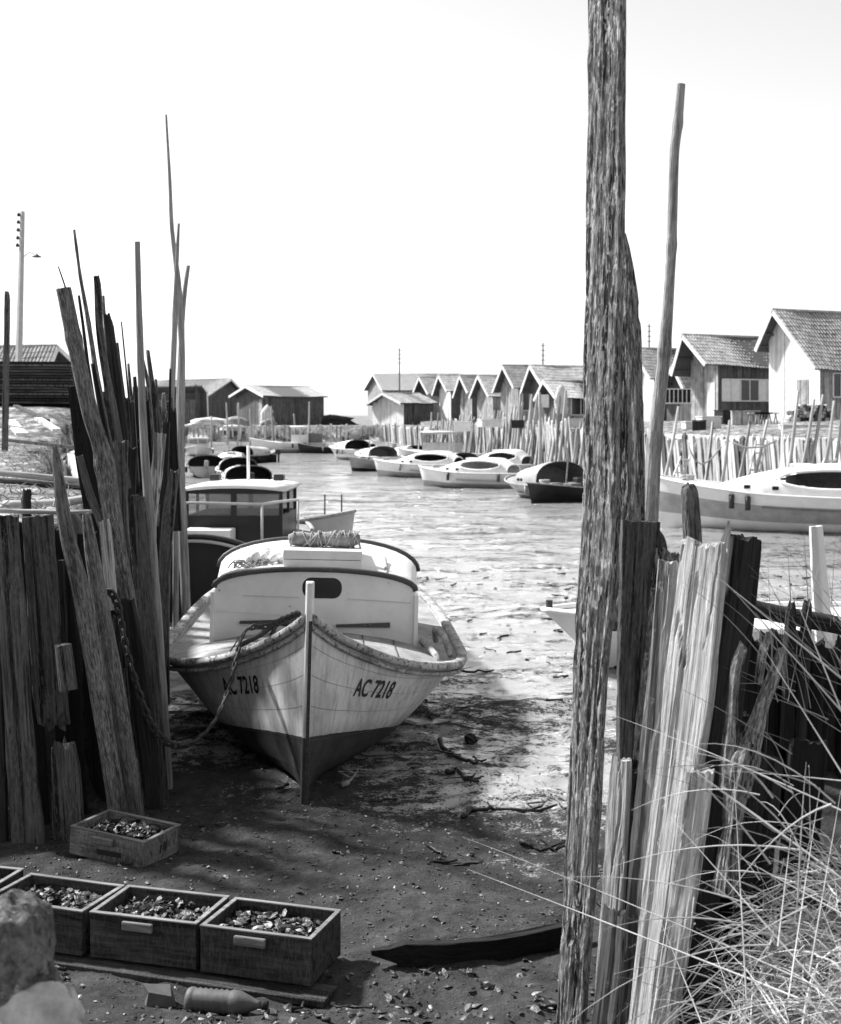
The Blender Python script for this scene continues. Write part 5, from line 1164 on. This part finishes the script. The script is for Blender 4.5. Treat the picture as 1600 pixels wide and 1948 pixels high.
def crate(loc, rz, label, pale=False, w=.545, d=.37, h=.205, sh=True, slab=None, tilt=0, fill=.155, seed=0):
    t = thing('oyster_crate', loc, label, 'crate', 'oyster crates on the foreshore', rz=rz, ry=tilt); bm_ = M['crate_pale' if pale else 'crate']; th = .018
    for nm, c, dd in (('front_board', (0, -d / 2 + th / 2, h / 2), (w, th, h)), ('back_board', (0, d / 2 - th / 2, h / 2), (w, th, h)), ('side_board', (-w / 2 + th / 2, 0, h / 2 + .002), (th, d - 2 * th - .002, h)), ('side_board', (w / 2 - th / 2, 0, h / 2 + .002), (th, d - 2 * th - .002, h)), ('bottom_board', (0, 0, .012), (w - 2 * th - .002, d - 2 * th - .002, .018))):
        m = MB(); m.box(c, dd); m.build(nm, bm_, t, bevel=.004)
    m = MB()
    for c, dd in (((0, -d / 2 + th / 2, h + .005), (w + .004, th + .006, .008)), ((0, d / 2 - th / 2, h + .005), (w + .004, th + .006, .008)), ((-w / 2 + th / 2, 0, h + .0045), (th + .005, d - 2 * th - .008, .007)), ((w / 2 - th / 2, 0, h + .0045), (th + .005, d - 2 * th - .008, .007))): m.box(c, dd)
    m.build('lit_rim', M['crate_rim'], t, bevel=.002)  # pale strip paints the light along the top edges
    for s in (-1, 1):
        m = MB(); m.box((-.02, s * (d / 2 + .011), h - .035), (.155, .022, .042)); m.build('handle_cleat', M['crate_rim' if not pale else 'crate_pale'], t, bevel=.006)
    rd = random.Random(seed); m = MB(); pts = [(rd.uniform(-w / 2 + .04, w / 2 - .04), rd.uniform(-d / 2 + .04, d / 2 - .04), 0) for _ in range(330)]
    pts = [(x, y, fill + .035 * (1 - (2 * x / w) ** 2) * (1 - (2 * y / d) ** 2) + rd.uniform(-.03, .01)) for x, y, _ in pts]; scatter(m, rd, pts, .014, .028, .7)
    m.add([(-w / 2 + .02, -d / 2 + .02, fill - .03), (w / 2 - .02, -d / 2 + .02, fill - .03), (w / 2 - .02, d / 2 - .02, fill - .03), (-w / 2 + .02, d / 2 - .02, fill - .03)], [(0, 1, 2, 3)])
    o = m.build('oyster_shells', M['oyster'], None); o.location = loc; o.rotation_euler = (0, tilt, rz)
    tag(o, slab, 'shells', 'oyster shells in the crates', 'stuff'); return t
u = V((.953, -.303, 0)); v_ = V((.303, .953, 0)); c4 = V((-.69, 6.19, .035))
bz = gz(-.9, 6.2); c4.z = bz + .065
crate(c4, R(-17.5), 'nearest dark oyster crate, right end of the row on the board', slab='oyster shells filling the right end crate', seed=1)
crate(c4 - u * .575 + v_ * .00, R(-16), 'dark oyster crate in the middle of the row on the board', slab='oyster shells filling the middle crate of the row', seed=2)
crate(c4 - u * 1.145 + v_ * -.01, R(-19), 'dark oyster crate at the left of the row behind the boulder', slab='oyster shells filling the crate behind the boulder', seed=3)
crate(c4 - u * 1.75 + v_ * .03, R(-15), 'oyster crate cut by the left edge behind the row', slab='shells in the crate cut by the left edge', seed=4)
crate(V((-1.735, 7.83, gz(-1.7, 7.8) - .005)), R(-24), 'single pale oyster crate standing in front of the left revetment', True, .52, .36, .155, slab='oyster shells filling the single pale crate', tilt=R(3), seed=5, fill=.115)
bd = thing('base_board', c4 - u * .65 - v_ * .02 - V((0, 0, .03)), 'flat plank laid on the mud under the row of dark crates', 'board', rz=R(-17.8))
m = MB(); m.box((0.02, -.165, 0), (2.0, .17, .03)); m.build('slat', M['crate'], bd, bevel=.004); m = MB(); m.box((0, .13, 0), (1.9, .17, .028)); m.build('slat', M['crate'], bd, bevel=.004)
# worn black mark on the pale crate front
pc = [o for o in C.objects if o.name.startswith('oyster_crate') and 'single pale' in o.get('label', '')][0]
m = MB(); m.add([(-.06, -.1812, .035), (.10, -.1812, .040), (.11, -.1812, .070), (.02, -.1812, .067), (-.07, -.1812, .065)], [(0, 1, 2, 3, 4)]); m.build('black_mark', M['lettering'], pc)
m = MB()
for x, dz in ((-.02, .0), (.01, .01), (.03, .0)): m.bar((.2612, x, .05 + dz), (.2612, x + .008, .10 + dz), .002, .012, (0, 1, 0))
m.build('black_mark', M['lettering'], pc)
# plastic bottle
bt = thing('plastic_bottle', V(W(355, 1922, 5.75).xy.to_3d()) + V((.16, 0, gz(-.85, 5.7) + .045)), 'ribbed plastic bottle lying on its side in front of the crates', 'bottle')
rot = MX.Rotation(R(90), 3, 'Y') @ MX.Rotation(0, 3, 'Z'); rot = MX.Rotation(R(-10), 3, 'Z') @ rot
pf = [(.0, -.165), (.045, -.163), (.052, -.15)]
for i in range(7): z = -.135 + i * .024; pf += [(.052, z), (.046, z + .012)]
pf += [(.053, .04), (.05, .075), (.032, .12), (.018, .15), (.016, .17)]
m = MB(); m.lathe(pf, 18, rot); m.build('body', M['plastic'], bt, True); m = MB(); m.lathe([(.018, .172), (.020, .174), (.020, .195), (.016, .197)], 12, rot); m.build('cap', M['wood_dark'], bt, True)
cr_ = thing('crushed_carton', V((-1.13, 5.80, gz(-1.13, 5.8))), 'small crushed carton left of the plastic bottle', 'litter', rz=R(20)); m = MB()
m.add([(-.07, -.04, 0), (.06, -.05, 0), (.07, .05, 0), (-.06, .05, 0), (-.055, -.03, .07), (.04, -.045, .045), (.05, .045, .06), (-.07, .035, .085)], [(0, 1, 5, 4), (1, 2, 6, 5), (2, 3, 7, 6), (3, 0, 4, 7), (4, 5, 6, 7)]); m.build('body', M['plastic'], cr_)
# driftwood board on the mud
db = MB(); pts = []
for i in range(15):
    f = i / 14; p = W(706 + (1100 - 706) * f, 1822 - 44 * f ** 1.2 + (14 if i < 1 else 20 * math.sin(f * 3.1)), 1); D = 6.15 + .35 * f - .12 * math.sin(f * 3.1); pts.append(V(((706 + 400 * f - 800) * D / F, D, gz(.15, 6.2) + .05 - .03 * f)))
me, mw = timber_mesh(pts, [.02, .05] + [.10] * 12 + [.09], 'rect', .05, 77, face=0, jag=.02); o = link('driftwood_plank', me, M['wood_black']); o.matrix_basis = mw; tag(o, 'long dark curved plank lying on the mud right of the crates', 'plank')
# boulders on the near slope
def boulder(label, c, r, mat, seed):
    rd = np.random.RandomState(seed); b = bmesh.new(); bmesh.ops.create_icosphere(b, subdivisions=5, radius=1)
    ph = rd.uniform(0, 6, (6, 3)); fr = rd.uniform(1, 3.5, (6, 3))
    from mathutils import noise as mn
    for v in b.verts:
        k = 1 + .10 * mn.noise(v.co * 2.3 + V((seed, 0, 0))) + .05 * mn.noise(v.co * 6 + V((seed, 0, 0))) + .035 * mn.noise(v.co * 15) + sum(.05 * math.sin(v.co.dot(V(fr[i])) * 1.7 + ph[i, 0]) for i in range(6)); v.co = V((v.co.x * r[0] * k, v.co.y * r[1] * k, v.co.z * r[2] * k))
    me = bpy.data.meshes.new('boulder'); b.to_mesh(me); b.free(); me.polygons.foreach_set('use_smooth', [True] * len(me.polygons))
    o = link('boulder', me, M[mat]); o.location = c; return tag(o, label, 'stone')
boulder('big blurred dark boulder at the lower left edge', W(5, 1835, 3.2), (.135, .15, .17), 'stone', 2)
boulder('pale stone below the big boulder at the lower left corner', W(40, 1975, 3.1), (.12, .13, .11), 'stone_pale', 5)
boulder('small white stone right of the pale stone at the lower left corner', W(128, 1925, 3.15), (.034, .05, .045), 'stone_pale', 8)
boulder('dark stone on the wet mud right of the boat bow', V(((895 - 800) * 10.6 / F, 10.55, gz(.4, 10.55) + .03)), (.05, .05, .05), 'weed', 11)
M['gravel'] = plain('mud_crumbs', 0.06, 0.8, 0.6, 30, 0.5)
# stuff scattered on the mud
rd = random.Random(21)
def mudpts(n, x0, x1, y0, y1, pw=1.0, cond=None, rep=12):
    pts = []
    xs = np.array([rd.uniform(x0, x1) for _ in range(n)]); ys = np.array([y0 + (y1 - y0) * rd.random() ** pw for _ in range(n)])
    z, w, bk = terrain(xs, ys)
    return [(a, b, c + .004) for a, b, c, k in zip(xs, ys, z, bk) if k < .02]
m = MB(); scatter(m, rd, mudpts(1900, -2.4, 1.0, 5.3, 9.0), .004, .016, .35); tag(m.build('shell_litter', M['oyster'], None), 'broken shell bits strewn over the dark foreshore', 'shells', None, 'stuff')
m = MB(); scatter(m, rd, mudpts(3200, -2.5, 1.0, 5.2, 9.6), .0025, .009, .5); tag(m.build('gravel_litter', M['gravel'], None), 'fine grit and mud crumbs over the foreshore', 'gravel', None, 'stuff')
m = MB(); scatter(m, rd, mudpts(260, -1.0, .95, 5.2, 6.1), .012, .032, .5); tag(m.build('shell_litter', M['oyster'], None), 'larger shell pieces and rubbish along the bottom of the picture', 'shells', None, 'stuff')
m = MB()
for (x, y, z) in mudpts(230, -2.2, 7, 5.4, 24, 1.1):
    a = rd.gauss(0, 1.0); ln = rd.uniform(.03, .16) * (1 + .04 * y); n = 5; r = rd.uniform(.004, .012) * (1 + .03 * y)
    m.tube([(x + math.cos(a) * ln * (i / n - .5) + rd.gauss(0, .01), y + math.sin(a) * ln * (i / n - .5) + rd.gauss(0, .012), z + r * .3 + rd.uniform(0, r)) for i in range(n + 1)], [r * rd.uniform(.4, 1) for _ in range(n + 1)], 5)
tag(m.build('seaweed_wrack', M['weed'], None, True), 'dark strands and lumps of seaweed strewn over the wet mud', 'seaweed', None, 'stuff')
m = MB(); scatter(m, rd, mudpts(500, -2.0, 7, 8.3, 26, 1.2), .008, .028, .25)
tag(m.build('mud_clods', M['weed'], None), 'small dark clods on the wet mud', 'mud', None, 'stuff')
for i, (pts, lab) in enumerate((([(830, 1418), (855, 1440), (880, 1452), (905, 1458), (925, 1452)], 'dark twisted root on the wet mud right of the bow'), ([(850, 1480), (872, 1475), (885, 1492), (905, 1490), (920, 1484)], 'forked dark root below the twisted one'), ([(880, 1562), (905, 1548), (960, 1544), (1020, 1546), (1060, 1540)], 'long dark curved branch on the mud left of the square post'), ([(990, 1600), (1030, 1608), (1085, 1606)], 'dark stick right of the curved branch'), ([(650, 1505), (668, 1488), (680, 1470)], 'short pale stick in the shadow under the bow'), ([(850, 1280), (900, 1279), (940, 1276)], 'upper dark streak of weed right of the boat rail'))):
    q = []
    for px, py in pts: D = ground_D(py); x = (px - 800) * D / F; q.append((x, D, gz(x, D) + .02))
    fq = []
    for a_, c_ in zip(q[:-1], q[1:]): fq += [tuple(a_[n_] + (c_[n_] - a_[n_]) * f_ + rd.gauss(0, .012 if n_ < 2 else .006) for n_ in range(3)) for f_ in (0, .25, .5, .75)]
    m = MB(); m.tube(fq + [q[-1]], [.019 * rd.uniform(.55, 1.1) * (1 - .75 * k / len(fq)) + .003 for k in range(len(fq) + 1)], 6)
    for e_ in range(2):
        s_ = V(fq[rd.randrange(2, len(fq))]); m.tube([s_, s_ + V((rd.uniform(-.12, .12), rd.uniform(-.12, .12), .03)), s_ + V((rd.uniform(-.22, .22), rd.uniform(-.2, .2), .01))], [.009, .006, .003], 5)
    tag(m.build('driftwood_stick', M['weed' if i != 4 else 'bamboo'], None, True), lab, 'stick')

# ------------------------------------------------------------------ dry grass on the right bank
def blade(m, p, d, ln, w, droop, seg=5):
    p = V(p); d = V(d).normalized(); side = d.cross(V((rd.uniform(-.4, .4), -1, rd.uniform(-.2, .2)))).normalized(); vs = []
    for i in range(seg + 1):
        f = i / seg; c = p + d * ln * f + V((0, 0, -droop * ln * f * f)); ww = w * (1 - f * .85)
        vs += [c - side * ww, c + side * ww, c + V((0, -ww * .7, ww * .3))]
    fs = []
    for i in range(seg):
        a = i * 3; fs += [(a, a + 3, a + 5, a + 2), (a + 2, a + 5, a + 4, a + 1)]
    m.add(vs, fs)
rd = random.Random(31)
m = MB(); m2 = MB()
def kinked(mm, p, d, ln, w):
    """a flat dead blade, often snapped over part way"""
    d = V(d).normalized(); f = rd.uniform(.35, .75); q = V(p) + d * ln * f
    blade(mm, p, d, ln * f, w, .05, 3)
    e = (d + V((rd.gauss(0, .6), rd.gauss(0, .3), -rd.uniform(.1, 1.4)))).normalized(); blade(mm, q, e, ln * (1 - f), w * .8, rd.uniform(0, .4), 3)
for i in range(250):
    x = rd.uniform(.95, 2.7); y = rd.uniform(3.7, 5.1)
    if rd.random() > sm(.75, 1.5, x + (4.9 - y) * .35): continue
    z = .12 + .62 * sm(.7, 1.7, x); a0 = rd.uniform(0, 6.28); lay = rd.uniform(.15, .8); tn = rd.randrange(9, 26); mm = m if rd.random() < .6 else m2
    for k in range(tn):
        a = a0 + rd.gauss(0, .9); up = abs(rd.gauss(lay, .35)) + .02; ln = rd.uniform(.12, .5); w = rd.uniform(.0012, .0034) * (1.7 if rd.random() < .25 else 1)
        p = (x + rd.gauss(0, .035), y + rd.gauss(0, .035), z + rd.uniform(-.05, .20)); d = (math.cos(a), math.sin(a) * .6, up)
        if rd.random() < .4: kinked(mm, p, d, ln, w)
        else: blade(mm, p, d, ln, w, rd.uniform(.1, .8))
long_ = [((1600, 1290, 4.4), (1310, 1050, 4.6)), ((1660, 1420, 4.4), (1380, 1100, 4.6)), ((1640, 1560, 4.3), (1150, 1330, 5.0)), ((1640, 1700, 4.2), (1270, 1420, 4.6)), ((1600, 1670, 4.3), (1340, 1480, 4.6)), ((1580, 1900, 4.1), (1270, 1545, 4.6)), ((1560, 1880, 4.2), (880, 1565, 5.1)), ((1520, 1900, 4.1), (890, 1648, 5.1)), ((1640, 1490, 4.4), (1390, 1460, 4.6)), ((1420, 1900, 4.2), (1395, 1440, 4.6)), ((1600, 1350, 4.5), (1480, 1050, 4.6)), ((1600, 1180, 4.6), (1500, 1010, 4.7)), ((1340, 1960, 4.2), (1255, 1740, 4.6)), ((1620, 1500, 4.2), (1440, 1210, 4.4)), ((1500, 1900, 4.1), (1560, 1480, 4.4)), ((1540, 1850, 4.2), (1600, 1500, 4.3)), ((1640, 1760, 4.1), (1390, 1620, 4.4)), ((1590, 1620, 4.2), (1345, 1770, 4.5)), ((1480, 1800, 4.2), (1505, 1580, 4.4)), ((1250, 1960, 4.2), (1500, 1720, 4.4))]
for a, b_ in long_:
    p0, p1 = W(*a), W(*b_); blade(m, p0, p1 - p0, (p1 - p0).length, rd.uniform(.0026, .0042), rd.uniform(.0, .05), 8)
for i in range(70):
    px, py = rd.uniform(1400, 1680), rd.uniform(1480, 1940); D = rd.uniform(4.0, 4.9); p = W(px, py, D); a = R(rd.gauss(140, 38))
    blade(m if rd.random() < .7 else m2, p, (math.cos(a), rd.uniform(-.3, .3), math.sin(a)), rd.uniform(.25, .7), rd.uniform(.0016, .004), rd.uniform(.1, .7), 7)
for i in range(60):
    px, py = rd.uniform(1470, 1700), rd.uniform(1150, 1450); D = rd.uniform(4.8, 6.0); p = W(px, py, D); a = R(rd.gauss(125, 25))
    blade(m2, p, (math.cos(a), rd.uniform(-.3, .3), math.sin(a)), rd.uniform(.2, .6), rd.uniform(.0012, .0026), rd.uniform(.0, .25), 7)
tag(m.build('dry_grass', M['straw'], None, normals=False), 'bleached dry grass and long straws tangled over the lower right corner', 'grass', None, 'stuff')
tag(m2.build('dry_grass', M['straw_d'], None, normals=False), 'darker old grass stalks among the bleached straws', 'grass', None, 'stuff')
# rough grass on the left bank and right bank top
m = MB()
GPT = []
for i in range(7000):
    y = rd.uniform(9.5, 34); x = -rd.uniform(.0, 1) * (y * .32) - 1.2 - y * .10
    if i % 4 == 0: y = rd.uniform(40, 66); x = rd.uniform(9, 26)
    GPT.append((x, y))
GPT = np.array(GPT); z_, w_, bk_ = terrain(GPT[:, 0], GPT[:, 1])
for (x, y), z, bk in zip(GPT, z_, bk_):
    if bk < .6: continue
    a = rd.uniform(0, 6.28); blade(m, (x, y, float(z)), (math.cos(a), math.sin(a), rd.uniform(.3, 1.4)), rd.uniform(.06, .2), rd.uniform(.004, .009), .3, 2)
tag(m.build('bank_grass', M['straw_d'], None, normals=False), 'short rough grass on the creek banks', 'grass', None, 'stuff')
